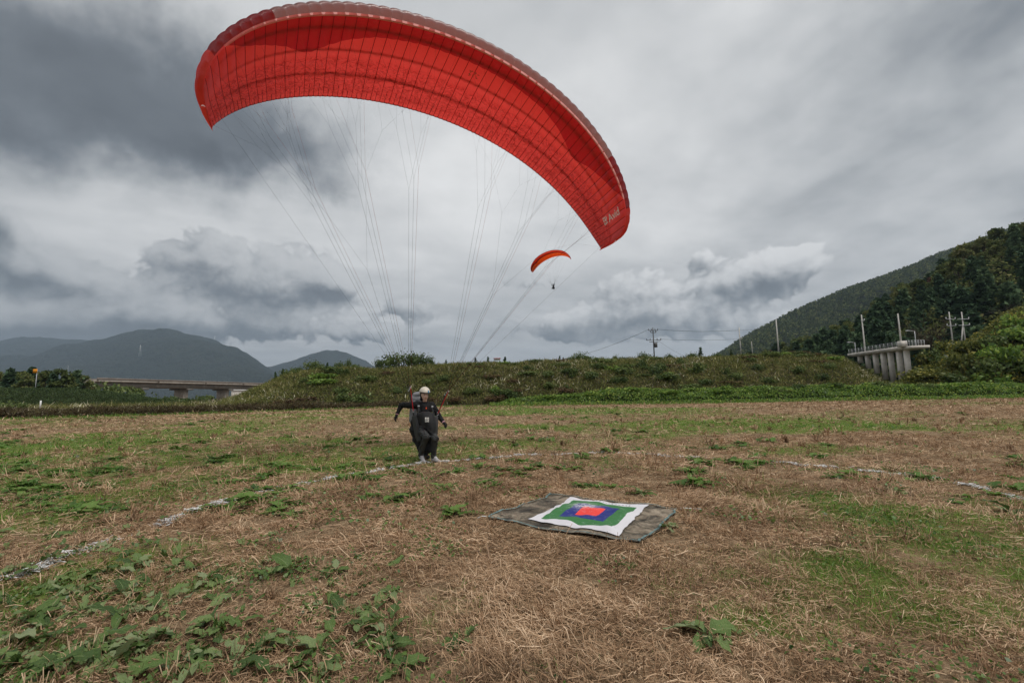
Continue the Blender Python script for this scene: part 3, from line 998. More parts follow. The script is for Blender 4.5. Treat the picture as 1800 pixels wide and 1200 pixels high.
def mat_canopy(name, body, dark=None, tip=None, upper=False, transl=0.92, rear=None):
    m = new_mat(name)
    co = objpos()
    w1 = noise(co, 9.0, 4, 0.6)
    c = body
    if upper:
        s_ = X.op('ABSOLUTE', attr('span'))
        c = mixc(s_.smooth(0.688, 0.692), body, dark)
        c = mixc(s_.smooth(0.905, 0.909), c, tip)
        c = mixc(attr('chord').smooth(0.30, 0.31), c, rear)
        # the coated inner side of the nose cloth is red
        bf = X(X.nt.nodes.new('ShaderNodeNewGeometry').outputs['Backfacing'])
        c = mixc(bf * attr('chord').smooth(0.30, 0.31, 1.0, 0.0), c, (0.62, 0.27, 0.24))
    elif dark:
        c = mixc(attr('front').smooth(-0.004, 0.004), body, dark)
    if isinstance(c, tuple):
        c = mixc(0.0, c, c)
    c = mixc((w1 - 0.5).smooth(0.0, 0.35) * 0.10, c, (0.25, 0.01, 0.01))
    wr = attr('wrinkle')
    tc = X(X.nt.nodes.new('ShaderNodeTexCoord').outputs['UV'])
    ux, uy, _ = sep(tc)
    cre = noise(xyz(ux * 46.0, uy * 22.0), 1.0, 4, 0.62, 0.8, dim='2D')
    fold = X.op('ABSOLUTE', noise(xyz(ux * 34.0 + uy * 5.0, uy * 17.0 - ux * 7.0), 1.0, 3, 0.55, 0.6, dim='2D') - 0.5)
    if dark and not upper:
        # darker red painted along gathered creases, standing in for shading of doubled folds
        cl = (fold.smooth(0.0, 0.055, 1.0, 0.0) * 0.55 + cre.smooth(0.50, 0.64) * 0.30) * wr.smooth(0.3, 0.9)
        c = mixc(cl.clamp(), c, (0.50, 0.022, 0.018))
    nm = bump((fold * -1.6 + cre * 0.6) * wr + noise(co, 30.0, 2, 0.5) * 0.12, 0.9, 0.05)
    d = X.nt.nodes.new('ShaderNodeBsdfDiffuse')
    t = X.nt.nodes.new('ShaderNodeBsdfTranslucent')
    for n_ in (d, t):
        X.nt.links.new(c.s, n_.inputs[0])
        X.nt.links.new(nm.s, n_.inputs['Normal'])
    g = X.nt.nodes.new('ShaderNodeBsdfGlossy')
    g.inputs['Roughness'].default_value = 0.3
    X.nt.links.new(nm.s, g.inputs['Normal'])
    mx = X.nt.nodes.new('ShaderNodeMixShader')
    mx.inputs[0].default_value = transl
    X.nt.links.new(d.outputs[0], mx.inputs[1])
    X.nt.links.new(t.outputs[0], mx.inputs[2])
    m2 = X.nt.nodes.new('ShaderNodeMixShader')
    m2.inputs[0].default_value = 0.06
    X.nt.links.new(mx.outputs[0], m2.inputs[1])
    X.nt.links.new(g.outputs[0], m2.inputs[2])
    finish(m2.outputs[0])
    return m


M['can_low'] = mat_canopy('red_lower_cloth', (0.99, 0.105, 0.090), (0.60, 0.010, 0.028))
M['can_up'] = mat_canopy('grey_and_maroon_upper_cloth', (0.44, 0.42, 0.41), (0.36, 0.030, 0.040), (0.90, 0.10, 0.075), upper=True, transl=0.92, rear=(0.97, 0.70, 0.68))
M['can_rib'] = mat_canopy('rib_cloth', (0.95, 0.60, 0.56), transl=0.75)
M['seam'] = plain('seam_tape', (0.20, 0.008, 0.008), 0.8, 0.2, 5)
M['strap'] = plain('inner_strap', (0.58, 0.030, 0.026), 0.9, 0.1, 5)
M['lip'] = plain('intake_lip_tape', (0.80, 0.30, 0.25), 0.7, 0.15, 5)
M['line_dark'] = plain('dark_line', (0.035, 0.034, 0.036), 0.8, 0.2, 5)
M['line_red'] = plain('red_line', (0.22, 0.035, 0.025), 0.8, 0.2, 5)
M['line_yellow'] = plain('yellow_line', (0.42, 0.33, 0.06), 0.8, 0.2, 5)
M['web_red'] = plain('red_webbing', (0.50, 0.012, 0.020), 0.7, 0.15, 30)
M['web_black'] = plain('black_webbing', (0.014, 0.014, 0.015), 0.8, 0.2, 30)
M['steel'] = plain('steel', (0.55, 0.55, 0.55), 0.3, 0.1, 30, metal=0.9)
M['white_print'] = plain('white_print', (0.80, 0.78, 0.72), 0.6, 0.08, 10)
M['dark_print'] = plain('faint_print', (0.30, 0.12, 0.05), 0.8, 0.1, 10)


def tube(pts, r, sides=4, r1=None, closed_ends=True):
    """A tube along points; returns arrays."""
    pts = np.asarray(pts, float)
    n = len(pts)
    r1 = r if r1 is None else r1
    rr = np.linspace(r, r1, n)
    tg = np.gradient(pts, axis=0)
    tg /= np.linalg.norm(tg, axis=1)[:, None] + 1e-12
    ref = np.array([0, 0, 1.0]) if abs(tg[0][2]) < .9 else np.array([1.0, 0, 0])
    V_ = []
    for i in range(n):
        a_ = np.cross(tg[i], ref)
        a_ /= np.linalg.norm(a_) + 1e-12
        b_ = np.cross(tg[i], a_)
        for k in range(sides):
            th = 2 * math.pi * (k + .5) / sides
            V_.append(pts[i] + (a_ * math.cos(th) + b_ * math.sin(th)) * rr[i])
    F_ = []
    for i in range(n - 1):
        for k in range(sides):
            k2 = (k + 1) % sides
            F_.append((i * sides + k, i * sides + k2, (i + 1) * sides + k2, (i + 1) * sides + k))
    fs = [np.array(F_)]
    if closed_ends:
        fs.append(np.array([list(range(sides))[::-1], list(range((n - 1) * sides, n * sides))]))
    return np.array(V_), fs


def tube_part(name, pts, r, mat, parent=None, sides=4, r1=None, smooth=True):
    v_, f_ = tube(pts, r, sides, r1)
    return place(name, npmesh(name, v_, f_, None, mat, smooth), parent)


HANG = np.array((-1.748, 9.868, 1.014))
K = 0.9655
wing = Wing(HANG, 8.308 * K, .230, .507, -.218, -.060, 4.805 * K, 3.619 * K, 1.444, 2.311 * K, .251, .503, .124, .334, .069)
TB_S = [0, .2, .35, .45, .52, .565, .585, .605, .65, .72, .80, .86, 1]
TB_T = [.165, .17, .20, .27, .36, .425, .43, .41, .33, .25, .15, 0, -.2]


def front_edge(sp, t):
    return np.interp(np.abs(sp), TB_S, TB_T) - t


pg = empty('paraglider', HANG, 'large red paraglider wing held by many thin lines above the landing pilot', 'paraglider')
NC = 54
cell_s = np.sin(np.linspace(-1, 1, NC + 1) * 1.0) / math.sin(1.0)
cell_s = cell_s * 0.35 + np.linspace(-1, 1, NC + 1) * 0.65

# canopy part: the inner straps that run along the span, with the cells as its sub-parts
tS = np.linspace(-.9, .9, 109)


def strap_np(t, w, z, off):
    a_ = np.stack([wing.point(tS, t - w / 2, Wing.low(t) + z), wing.point(tS, t + w / 2, Wing.low(t) + z)], 1)
    return a_.reshape(-1, 3), quads(len(tS), 2, off)


SV, SF, off = [], [], 0
for (t_, w_) in ((.125, .030), (.40, .028), (.70, .030)):
    v_, f_ = strap_np(t_, w_, .010, off)
    SV.append(v_)
    SF.append(f_)
    off += len(v_)
canopy = place('canopy', npmesh('canopy', np.concatenate(SV), np.concatenate(SF), None, M['strap']), pg)
canopy['label'] = 'red arched canopy with dark red front band and grey nose'


def sub(name, me):
    o = bpy.data.objects.new(name, me)
    COL.objects.link(o)
    o.parent = canopy
    o.matrix_parent_inverse = Matrix.Identity(4)
    return o


def uvset(me, uv):
    l = me.uv_layers.new(name='UVMap')
    idx = np.empty(len(me.loops), np.int32)
    me.loops.foreach_get('vertex_index', idx)
    l.data.foreach_set('uv', np.asarray(uv, np.float32)[idx].ravel())


tl = np.r_[np.linspace(0, .5, 18), np.linspace(.5, 1, 44)[1:]]
uq = np.linspace(0, 1, 34)
ks = np.linspace(0, 1, 9)
for i in range(NC):
    s0, s1 = cell_s[i], cell_s[i + 1]
    sp = s0 + (s1 - s0) * ks
    S2, T2 = np.meshgrid(sp, tl, indexing='ij')
    K2 = np.broadcast_to(ks[:, None], S2.shape)
    belly = np.sin(np.pi * K2) ** .8
    puff = -0.0105 * belly * sstep(T2, 0, .06) * (1 - sstep(T2, .78, .98) * .75)
    # a seam in the middle of each cell gathers the cloth near the trailing edge
    mini = np.abs(np.sin(2 * np.pi * K2)) * sstep(T2, .80, .90) * -0.006
    wrz = sstep(T2, .42, .58) * (1 - sstep(T2, .86, .97))
    wr_amp = (fbm(S2 * 40 + T2 * 11, T2 * 34 - S2 * 6, 3, 401) - .5) * .034 * wrz + (fbm(S2 * 16, T2 * 44, 2, 402) - .5) * .034 * wrz
    z = Wing.low(T2) + puff + mini + wr_amp * belly
    P_ = wing.point(S2, T2, z)
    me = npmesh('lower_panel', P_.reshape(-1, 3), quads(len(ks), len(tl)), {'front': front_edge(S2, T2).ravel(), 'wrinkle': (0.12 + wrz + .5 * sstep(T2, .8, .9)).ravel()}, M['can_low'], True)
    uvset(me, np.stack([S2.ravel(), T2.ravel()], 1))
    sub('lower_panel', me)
    S2, Q2 = np.meshgrid(sp, uq, indexing='ij')
    K2 = np.broadcast_to(ks[:, None], S2.shape)
    puff = 0.017 * np.sin(np.pi * K2) ** .8 * sstep(Q2, 0, .12) * (1 - sstep(Q2, .8, 1.0))
    # the last points of the upper cloth meet the lower cloth
    tq = np.interp(Q2, wing.uq, wing.ut)
    zq = np.interp(Q2, wing.uq, wing.uz)
    zq = zq + puff + sstep(Q2, .7, 1.0) * (Wing.low(1.0) + .001)
    # outside the intakes the nose is closed
    P_ = wing.point(S2, tq, zq)
    me = npmesh('upper_panel', P_.reshape(-1, 3), quads(len(ks), len(uq)), {'span': S2.ravel(), 'chord': tq.ravel(), 'nose': Q2.ravel(), 'wrinkle': np.full(S2.size, .10)}, M['can_up'], True)
    uvset(me, np.stack([S2.ravel(), tq.ravel()], 1))
    sub('upper_panel', me)
    if abs(s0 + s1) / 2 > .86:
        # closed nose near the tips
        a_ = wing.point(sp, 0, Wing.low(0))
        b_ = wing.upper(sp, 0)
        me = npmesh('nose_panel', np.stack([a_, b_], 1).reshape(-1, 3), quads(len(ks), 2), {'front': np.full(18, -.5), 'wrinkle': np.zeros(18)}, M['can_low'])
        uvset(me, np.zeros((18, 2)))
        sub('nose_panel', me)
    # gathered seam in the middle of the cell
    if i % 1 == 0:
        sm = (s0 + s1) / 2
        tt_ = np.linspace(.82, .998, 8)
        hw = .0050 / 5.2
        a_ = wing.point(sm - hw, tt_, Wing.low(tt_) - .0045)
        b_ = wing.point(sm + hw, tt_, Wing.low(tt_) - .0045)
        sub('gather_seam', npmesh('gather_seam', np.stack([a_, b_], 1).reshape(-1, 3), quads(8, 2), None, M['seam']))

for i in range(NC + 1):
    sp = cell_s[i]
    tr = np.linspace(0, 1, 30)
    lo = wing.point(sp, tr, Wing.low(tr))
    # upper outline sampled at the same chord fractions (from the nose back)
    q = np.linspace(0, 1, 200)
    tq, zq = np.interp(q, wing.uq, wing.ut), np.interp(q, wing.uq, wing.uz)
    k = np.argmax(zq > .08)
    zu = np.interp(tr, tq[k:], zq[k:]) + sstep(tr, .7, 1.0) * (Wing.low(1.0) + .001)
    zu[0] = .10
    hi = wing.point(sp, tr, np.maximum(zu - .002, Wing.low(tr)))
    if 0 < i < NC:
        # vent holes are cut through the ribs so that air and light spread inside
        ly = [lo, lo * .82 + hi * .18, lo * .25 + hi * .75, hi]
        R_ = np.stack(ly, 1)
        f_ = quads(30, 4)
        f_ = np.array([q_ for j, q_ in enumerate(f_) if not (j % 3 == 1 and (j // 3) % 5 in (1, 2, 3) and 4 < j // 3 < 24)])
    else:
        R_ = np.stack([lo, hi], 1)
        f_ = quads(30, 2)
    me = npmesh('rib', R_.reshape(-1, 3), f_, {'front': np.full(R_.shape[0] * R_.shape[1], -.5), 'wrinkle': np.zeros(R_.shape[0] * R_.shape[1])}, M['can_rib'] if 0 < i < NC else M['can_low'])
    uvset(me, np.zeros((len(me.vertices), 2)))
    sub('rib', me)
    # dark seam under each rib
    hw = .0045 / 5.2
    t2 = np.linspace(0.0, .998, 40)
    a_ = wing.point(sp - hw, t2, Wing.low(t2) - .0022)
    b_ = wing.point(sp + hw, t2, Wing.low(t2) - .0022)
    sub('seam', npmesh('seam', np.stack([a_, b_], 1).reshape(-1, 3), quads(40, 2), None, M['seam']))

# intake lips and hem along the edges
for nm_, t_, zf, w_, mt in (('intake_lip', .006, lambda: Wing.low(.006) - .003, .007, 'lip'), ('trailing_hem', .993, lambda: Wing.low(.993) - .004, .006, 'seam')):
    ss = np.linspace(-.86 if 'lip' in nm_ else -.995, .86 if 'lip' in nm_ else .995, 181)
    a_, b_ = wing.point(ss, t_ - w_, zf()), wing.point(ss, t_ + w_, zf())
    sub(nm_, npmesh(nm_, np.stack([a_, b_], 1).reshape(-1, 3), quads(181, 2), None, M[mt]))


def text_on_wing(body, s_c, t_c, size, along_t, mat, name, font_shear=0.0, flip=False):
    """Letters printed on the lower cloth: flat letter outlines laid on the cloth, a few mm proud."""
    cu = bpy.data.curves.new(name, 'FONT')
    cu.body = body
    cu.size = 1.0
    cu.shear = font_shear
    cu.offset = 0.012
    cu.resolution_u = 3
    o = bpy.data.objects.new(name, cu)
    COL.objects.link(o)
    dg = bpy.context.evaluated_depsgraph_get()
    me = bpy.data.meshes.new_from_object(o.evaluated_get(dg))
    bpy.data.objects.remove(o)
    bm = bmesh.new()
    bm.from_mesh(me)
    for _ in range(2):
        bmesh.ops.subdivide_edges(bm, edges=[e for e in bm.edges if e.calc_length() > .12], cuts=1)
    bmesh.ops.triangulate(bm, faces=bm.faces)
    bm.to_mesh(me)
    bm.free()
    co = np.empty(len(me.vertices) * 3, np.float32)
    me.vertices.foreach_get('co', co)
    co = co.reshape(-1, 3).astype(float)
    x_, y_ = co[:, 0] * size, co[:, 1] * size
    sl, cl = 5.25 * K, 1.35
    sp = s_c + y_ / sl * -1.0
    t_ = t_c - x_ / cl
    P_ = wing.point(sp, t_, Wing.low(t_) - .0105)
    me.vertices.foreach_set('co', P_.astype(np.float32).ravel())
    me.materials.append(M[mat])
    me.update()
    return sub(name, me)


text_on_wing('Avid', .9105, .47, .24, True, 'white_print', 'printed_name')
# small square emblem in front of the name
EV, EF = [], []
for (x0, y0, x1, y1) in [(0, .62, .42, .74), (0, .36, .18, .54), (.26, .30, .46, .54), (0, .0, .14, .26), (.20, .0, .32, .22), (.38, .06, .50, .24), (.50, .44, .60, .74)]:
    for (x_, y_) in ((x0, y0), (x1, y0), (x1, y1), (x0, y1)):
        EV.append(wing.point(.9105 - y_ * .24 / 5.07, .60 - x_ * .24 / 1.35, Wing.low(.6) - .0105))
    EF.append([len(EV) - 4, len(EV) - 3, len(EV) - 2, len(EV) - 1])
sub('printed_emblem', npmesh('printed_emblem', np.array(EV), np.array(EF), None, M['white_print']))
# faint certification stamp near the middle
EV, EF = [], []
for j in range(26):
    x_, y_ = rng.uniform(-.1, .1), rng.uniform(-.09, .09)
    for (a_, b_) in ((0, 0), (rng.uniform(.02, .05), 0), (.03, .012), (0, .012)):
        tq_ = .285 - (y_ + b_) / 2.2
        EV.append(wing.point(.035 + (x_ + a_) / 5.2, tq_, Wing.low(tq_) - .0125))
    EF.append([len(EV) - 4, len(EV) - 3, len(EV) - 2, len(EV) - 1])
sub('printed_stamp', npmesh('printed_stamp', np.array(EV), np.array(EF), None, M['dark_print']))

# risers and lines
car = {-1: np.array(at(726.5, 722, 9.84)), 1: np.array(at(769.5, 727, 9.92))}
R_LINE = dict(main=.0023, mid=.0016, top=.0012)


def line(pts, r, mat):
    pts = np.array(pts)
    tube_part('suspension_line', pts, r, M[mat], pg, 3, smooth=False)


for sd in (-1, 1):
    mid_top = wing.point(.45 * sd, .3, 0)
    d0 = mid_top - car[sd]
    d0 /= np.linalg.norm(d0)
    for row, (t_, mt, web, fan) in enumerate(((.10, 'line_red', 'web_red', .10), (.33, 'line_dark', 'web_black', .02), (.60, 'line_dark', 'web_black', -.07))):
        top = car[sd] + d0 * (.50 - .02 * row) + wing.ey * fan
        # the riser strap
        seg = np.linspace(0, 1, 7)[:, None]
        pts = car[sd] + (top - car[sd]) * seg
        wv = wing.ex * .007
        RV = np.concatenate([np.stack([pts - wv, pts + wv], 1), np.stack([pts - wv, pts + wv], 1) + wing.ey * .003]).reshape(-1, 3)
        rz = place('riser', npmesh('riser', RV, np.concatenate([quads(7, 2), quads(7, 2, 14)]), None, M[web]), pg)
        ml = tube(np.stack([top + (wing.ez * math.cos(a_) * .022 + wing.ex * math.sin(a_) * .011) for a_ in np.linspace(0, 6.283, 11)]), .0032, 5, closed_ends=False)
        om = bpy.data.objects.new('maillon', npmesh('maillon', ml[0], ml[1], None, M['steel'], True))
        COL.objects.link(om)
        om.parent = rz
        om.matrix_parent_inverse = Matrix.Identity(4)
        for g, (sa, sb) in enumerate(((.05, .33), (.36, .64), (.67, .93))):
            ss = np.linspace(sa, sb, 4) * sd
            ends = [wing.point(q, t_, Wing.low(t_) - .004) for q in ss]
            m1, m2 = (ends[0] + ends[1]) / 2, (ends[2] + ends[3]) / 2
            c1 = (m1 + m2) / 2
            f1 = top + (c1 - top) * .62
            line([top, f1], R_LINE['main'], mt)
            for mm, ee in ((m1, ends[:2]), (m2, ends[2:])):
                f2 = f1 + (mm - f1) * .52
                line([f1, f2], R_LINE['mid'], mt)
                for e_ in ee:
                    line([f2, e_], R_LINE['top'], mt)
    # brake fan: one line from the handle, cascading to the trailing edge
    rear = car[sd] + d0 * .44 - wing.ey * .13
    bt = [wing.point(q * sd, .997, Wing.low(1.0)) for q in (.16, .28, .40, .52, .64, .76, .88, .985)]
    cen = sum(bt) / len(bt)
    f0 = rear + (cen - rear) * .42
    line([rear, f0], R_LINE['main'], 'line_dark')
    for a_ in range(0, 8, 4):
        c4 = sum(bt[a_:a_ + 4]) / 4
        f1 = f0 + (c4 - f0) * .55
        line([f0, f1], R_LINE['mid'], 'line_dark')
        for b_ in (0, 2):
            c2 = sum(bt[a_ + b_:a_ + b_ + 2]) / 2
            f2 = f1 + (c2 - f1) * .6
            line([f1, f2], R_LINE['top'], 'line_dark')
            for k in (0, 1):
                line([f2, bt[a_ + b_ + k]], R_LINE['top'], 'line_dark')
    # stabiliser line to the tip
    stb = car[sd] + d0 * .48
    line([stb, wing.point(.97 * sd, .45, Wing.low(.45))], R_LINE['mid'], 'line_dark')

# the far paraglider
M['far_low'] = mat_canopy('orange_lower_cloth', (0.98, 0.50, 0.06))
M['far_up'] = mat_canopy('red_upper_cloth', (0.72, 0.11, 0.04))
M['far_dark'] = plain('black_stripe_cloth', (0.012, 0.011, 0.013), 0.8)
HANG2 = np.array((9.464, 100.0, 25.192))
w2 = Wing(HANG2, 7.803, .116, -.544, -.193, .130, 4.933, 3.517, 1.363, 2.531, .159, .469, .127, .405, -.02)
pg2 = empty('paraglider', HANG2, 'small orange and red paraglider flying far off in the sky', 'paraglider')
sp = np.linspace(-1, 1, 73)
blk = np.abs(((sp + 1) * 18) % 1 - .5) * 2
tl2 = np.r_[0, .2, np.linspace(.3, 1, 10)]


def sheet(w_, name, t0, t1, n, zoff, mat, span=(-1, 1), parent=None, upper=False):
    s_ = np.linspace(*span, 73)
    S2, T2 = np.meshgrid(s_, np.linspace(0, 1, n), indexing='ij')
    pf = (1 - (np.abs((((S2 + 1) * 18) % 1) - .5) * 2) ** 2) * .008
    lo_, hi_ = np.broadcast_to(np.asarray(t0(S2[:, :1]) if callable(t0) else t0), S2.shape), np.broadcast_to(np.asarray(t1(S2[:, :1]) if callable(t1) else t1), S2.shape)
    T_ = lo_ + (hi_ - lo_) * T2
    P_ = w_.upper(S2, T_, pf) if upper else w_.point(S2, T_, Wing.low(T_) - pf - zoff)
    me = npmesh(name, P_.reshape(-1, 3), quads(73, n), {'front': np.full(S2.size, -.5), 'wrinkle': np.zeros(S2.size)}, M[mat], True)
    uvset(me, np.stack([S2.ravel(), T_.ravel()], 1))
    return place(name, me, parent)


def far_edge(s_):
    return .34 + .16 * np.exp(-((np.abs(s_) - .62) / .10) ** 2) + np.where(np.abs(s_) > .62, -.05, 0)


sheet(w2, 'lower_cloth', far_edge, 1.0, 10, 0, 'far_low', parent=pg2)
sheet(w2, 'front_cloth', 0.0, lambda s_: far_edge(s_) - .15, 6, 0, 'far_up', parent=pg2)
sheet(w2, 'black_stripe', lambda s_: far_edge(s_) - .15, far_edge, 3, 0, 'far_dark', parent=pg2)
sheet(w2, 'upper_cloth', 0.0, 1.0, 20, 0, 'far_up', parent=pg2, upper=True)
for sd in (-1, 1):
    cr = HANG2 + w2.ex * .22 * sd
    ct_ = w2.point(.45 * sd, .3, 0)
    top = cr + (ct_ - cr) / np.linalg.norm(ct_ - cr) * .5
    tube_part('riser', [cr, top], .03, M['web_black'], pg2)
    for t_ in (.1, .5):
        for q in (.12, .35, .6, .85):
            tube_part('suspension_line', [top, w2.point(q * sd, t_, Wing.low(t_))], .004, M['line_dark'], pg2, 3)

# ------------------------------------------------------------------ trees, bushes and weeds


def merge(parts):
    V_, F_, R_, off = [], {}, [], 0
    for v, f, r in parts:
        V_.append(v)
        for a_ in (f if isinstance(f, list) else [f]):
            a_ = np.asarray(a_)
            F_.setdefault(a_.shape[1], []).append(a_ + off)
        R_.append(r if np.ndim(r) else np.full(len(v), r))
        off += len(v)
    return np.concatenate(V_), [np.concatenate(x) for x in F_.values()], np.concatenate(R_)


def sphere_pts(n):
    d = rng.normal(0, 1, (n, 3))
    return d / np.linalg.norm(d, axis=1)[:, None]


def clump_cards(c, rad, n, size, mean, spread=.2, flat=0.0):
    d = sphere_pts(n)
    P_ = c + d * rad * rng.uniform(.55, 1.08, (n, 1))
    v, f = cards(P_, np.full(n, size), flat, 1.4, out=d * .8)
    return v, f, np.repeat(np.clip(rng.normal(mean, spread, n), 0, 1), 4)


def wobble(p0, p1, n, amt):
    t = np.linspace(0, 1, n)[:, None]
    return p0 + (p1 - p0) * t + rng.normal(0, amt, (n, 3)) * np.sin(t * math.pi) * 1.0


def make_pine(h, mat='pine', leaf=.30, dens=1.0, wide=.28):
    tp = wobble(np.zeros(3), np.array([rng.normal(0, .03) * h, rng.normal(0, .03) * h, h * .97]), 6, .02 * h)
    tr = [tube(tp, .028 * h, 6, .006 * h) + (0.5,)]
    cr = []
    nl = int(9 + h * .5)
    for i in range(nl):
        z = h * (.24 + .74 * (i / (nl - 1)) ** .9)
        r_ = h * wide * (1 - (z / h) ** 1.5) * rng.uniform(.65, 1.25) + .03 * h
        for k in range(rng.integers(3, 6)):
            a_ = rng.uniform(0, 6.283)
            rr = r_ * rng.uniform(.6, 1.15)
            tip = np.array([math.cos(a_) * rr, math.sin(a_) * rr, z - rr * rng.uniform(-.1, .35)])
            root = np.array([tp[-1][0] * z / h, tp[-1][1] * z / h, z])
            if k < 2:
                tr.append(tube(np.array([root, tip * .8 + root * .2]), .008 * h, 3, .003 * h) + (0.5,))
            n = int((5 + 16 * rr / (h * wide)) * dens)
            t_ = rng.uniform(.25, 1.05, (n, 1))
            P_ = root + (tip - root) * t_ + rng.normal(0, .028 * h, (n, 3)) * np.array([1, 1, .55])
            v, f = cards(P_, np.full(n, leaf * h / 8), .45, 1.9)
            cr.append((v, f, np.repeat(np.clip(rng.normal(.5, .12, ) + rng.normal(0, .2, n), 0, 1), 4)))
    a_ = merge(tr)
    b_ = merge(cr)
    return [('trunk', npmesh('trunk', a_[0], a_[1], None, M['bark'], True)), ('crown', npmesh('crown', b_[0], b_[1], {'rnd': b_[2]}, M[mat]))]


def make_broad(h, w, mat='broad', leaf=.34, nclump=16, per=64, trunk=.32):
    base = np.zeros(3)
    fork = np.array([rng.normal(0, .04) * h, rng.normal(0, .04) * h, h * trunk])
    tr = [tube(wobble(base, fork, 4, .02 * h), .035 * h, 7, .024 * h) + (0.5,)]
    cr = []
    for i in range(nclump):
        a_, e_ = rng.uniform(0, 6.283), rng.uniform(-.25, 1.4)
        rr = w * rng.uniform(.35, 1.0)
        c = np.array([math.cos(a_) * math.cos(e_) * rr, math.sin(a_) * math.cos(e_) * rr, h * (.34 + .22 * rng.random()) + math.sin(e_) * h * .42])
        if i < 7:
            tr.append(tube(wobble(fork, c, 4, .03 * h), .016 * h, 4, .004 * h) + (0.5,))
        rad = np.array([1, 1, .75]) * w * rng.uniform(.26, .46)
        cr.append(clump_cards(c, rad, int(per * rng.uniform(.7, 1.3)), leaf, rng.uniform(.3, .7), .16))
    a_ = merge(tr)
    b_ = merge(cr)
    return [('trunk', npmesh('trunk', a_[0], a_[1], None, M['bark'], True)), ('crown', npmesh('crown', b_[0], b_[1], {'rnd': b_[2]}, M[mat]))]


def make_bush(h, w, mat='bush', leaf=.11, nclump=11, per=70):
    tr, cr = [], []
    for i in range(nclump):
        a_ = rng.uniform(0, 6.283)
        rr = w * math.sqrt(rng.random()) * .75
        c = np.array([math.cos(a_) * rr, math.sin(a_) * rr, h * rng.uniform(.25, .75) * (1 - .35 * (rr / w) ** 2)])
        if i < 6:
            tr.append(tube(wobble(c * np.array([.15, .15, 0]), c, 4, .03 * h), .022 * h, 4, .008 * h) + (0.5,))
        cr.append(clump_cards(c, np.array([w * .42, w * .42, h * .34]) * rng.uniform(.7, 1.2), int(per * rng.uniform(.7, 1.3)), leaf, rng.uniform(.3, .7), .18))
    # loose twigs of leaves break the outline
    n = 60
    d = sphere_pts(n)
    P_ = np.array([0, 0, h * .5]) + d * np.array([w, w, h * .55]) * rng.uniform(.8, 1.15, (n, 1))
    P_[:, 2] = np.maximum(P_[:, 2], .03)
    v, f = cards(P_, np.full(n, leaf), 0, 1.6)
    cr.append((v, f, np.repeat(rng.random(n), 4)))
    a_ = merge(tr)
    b_ = merge(cr)
    return [('stem', npmesh('stem', a_[0], a_[1], None, M['bark'], True)), ('foliage', npmesh('foliage', b_[0], b_[1], {'rnd': b_[2]}, M[mat]))]


def make_bare(h, w):
    tr, cr = [], []
    fork = np.array([0, 0, h * .25])
    tr.append(tube(wobble(np.zeros(3), fork, 3, .02 * h), .03 * h, 6, .022 * h) + (0.5,))
    for i in range(16):
        a_, rr = rng.uniform(0, 6.283), w * rng.uniform(.2, 1)
        e_ = np.array([math.cos(a_) * rr, math.sin(a_) * rr, h * rng.uniform(.6, 1)])
        p = wobble(fork, e_, 5, .05 * h)
        tr.append(tube(p, .012 * h, 4, .003 * h) + (0.5,))
        for k in range(26):
            q = p[rng.integers(1, 5)]
            dr = sphere_pts(1)[0] * np.array([1, 1, .7]) + np.array([0, 0, .6])
            L_ = h * rng.uniform(.08, .22)
            cr.append(tube(np.array([q, q + dr * L_ * .5 + rng.normal(0, .02, 3) * h, q + dr * L_]), .0035 * h, 3, .0012 * h) + (rng.random(),))
    a_, b_ = merge(tr), merge(cr)
    return [('trunk', npmesh('trunk', a_[0], a_[1], None, M['bark'], True)), ('twigs', npmesh('twigs', b_[0], b_[1], {'rnd': b_[2]}, M['bare']))]


ridge_pines = [make_pine(3.2, leaf=.62, dens=.8, wide=.24) for _ in range(3)]
ridge_bush = [make_bush(2.6, 2.2, 'bush', .22, 14, 60) for _ in range(4)]
low_bush = [make_bush(1.0, 1.0, 'bush', .14, 10, 60) for _ in range(4)]
dry_bush = [make_bush(1.0, 1.0, 'rust_bush', .13, 9, 55) for _ in range(2)]
vine_bush = [make_bush(1.0, 1.1, 'vine', .15, 10, 70) for _ in range(2)]
mound_bush = [make_bush(1.0, 1.1, 'vine_dark', .15, 10, 70) for _ in range(3)]
forest_pines = [make_pine(10.0, leaf=.75, dens=1.2, wide=.26) for _ in range(5)]
forest_broad = [make_broad(9.5, 3.6, leaf=.60, nclump=18, per=64) for _ in range(5)]
forest_rus = [make_broad(8.5, 3.0, 'russet', .55, 13, 48) for _ in range(2)]
bare_tree = make_bare(7.0, 4.4)


def base_on(rd, u, v):
    """The point of a bank or hill that lies on a bearing."""
    best, bd = None, 1e9
    for t in np.linspace(0, 1.0, 60):
        p = rd.pos(u, t)[0]
        # the same bearing read as an elevation
        d = Vector(p) - Vector((0, 0, EYE))
        vv = 600 - 800 * d.dot(_U) / d.dot(_F)
        if abs(vv - v) < bd:
            best, bd = p, abs(vv - v)
    return best


def px_m(p):
    return Vector(p - np.array([0, 0, EYE])).dot(_F) / 800.0


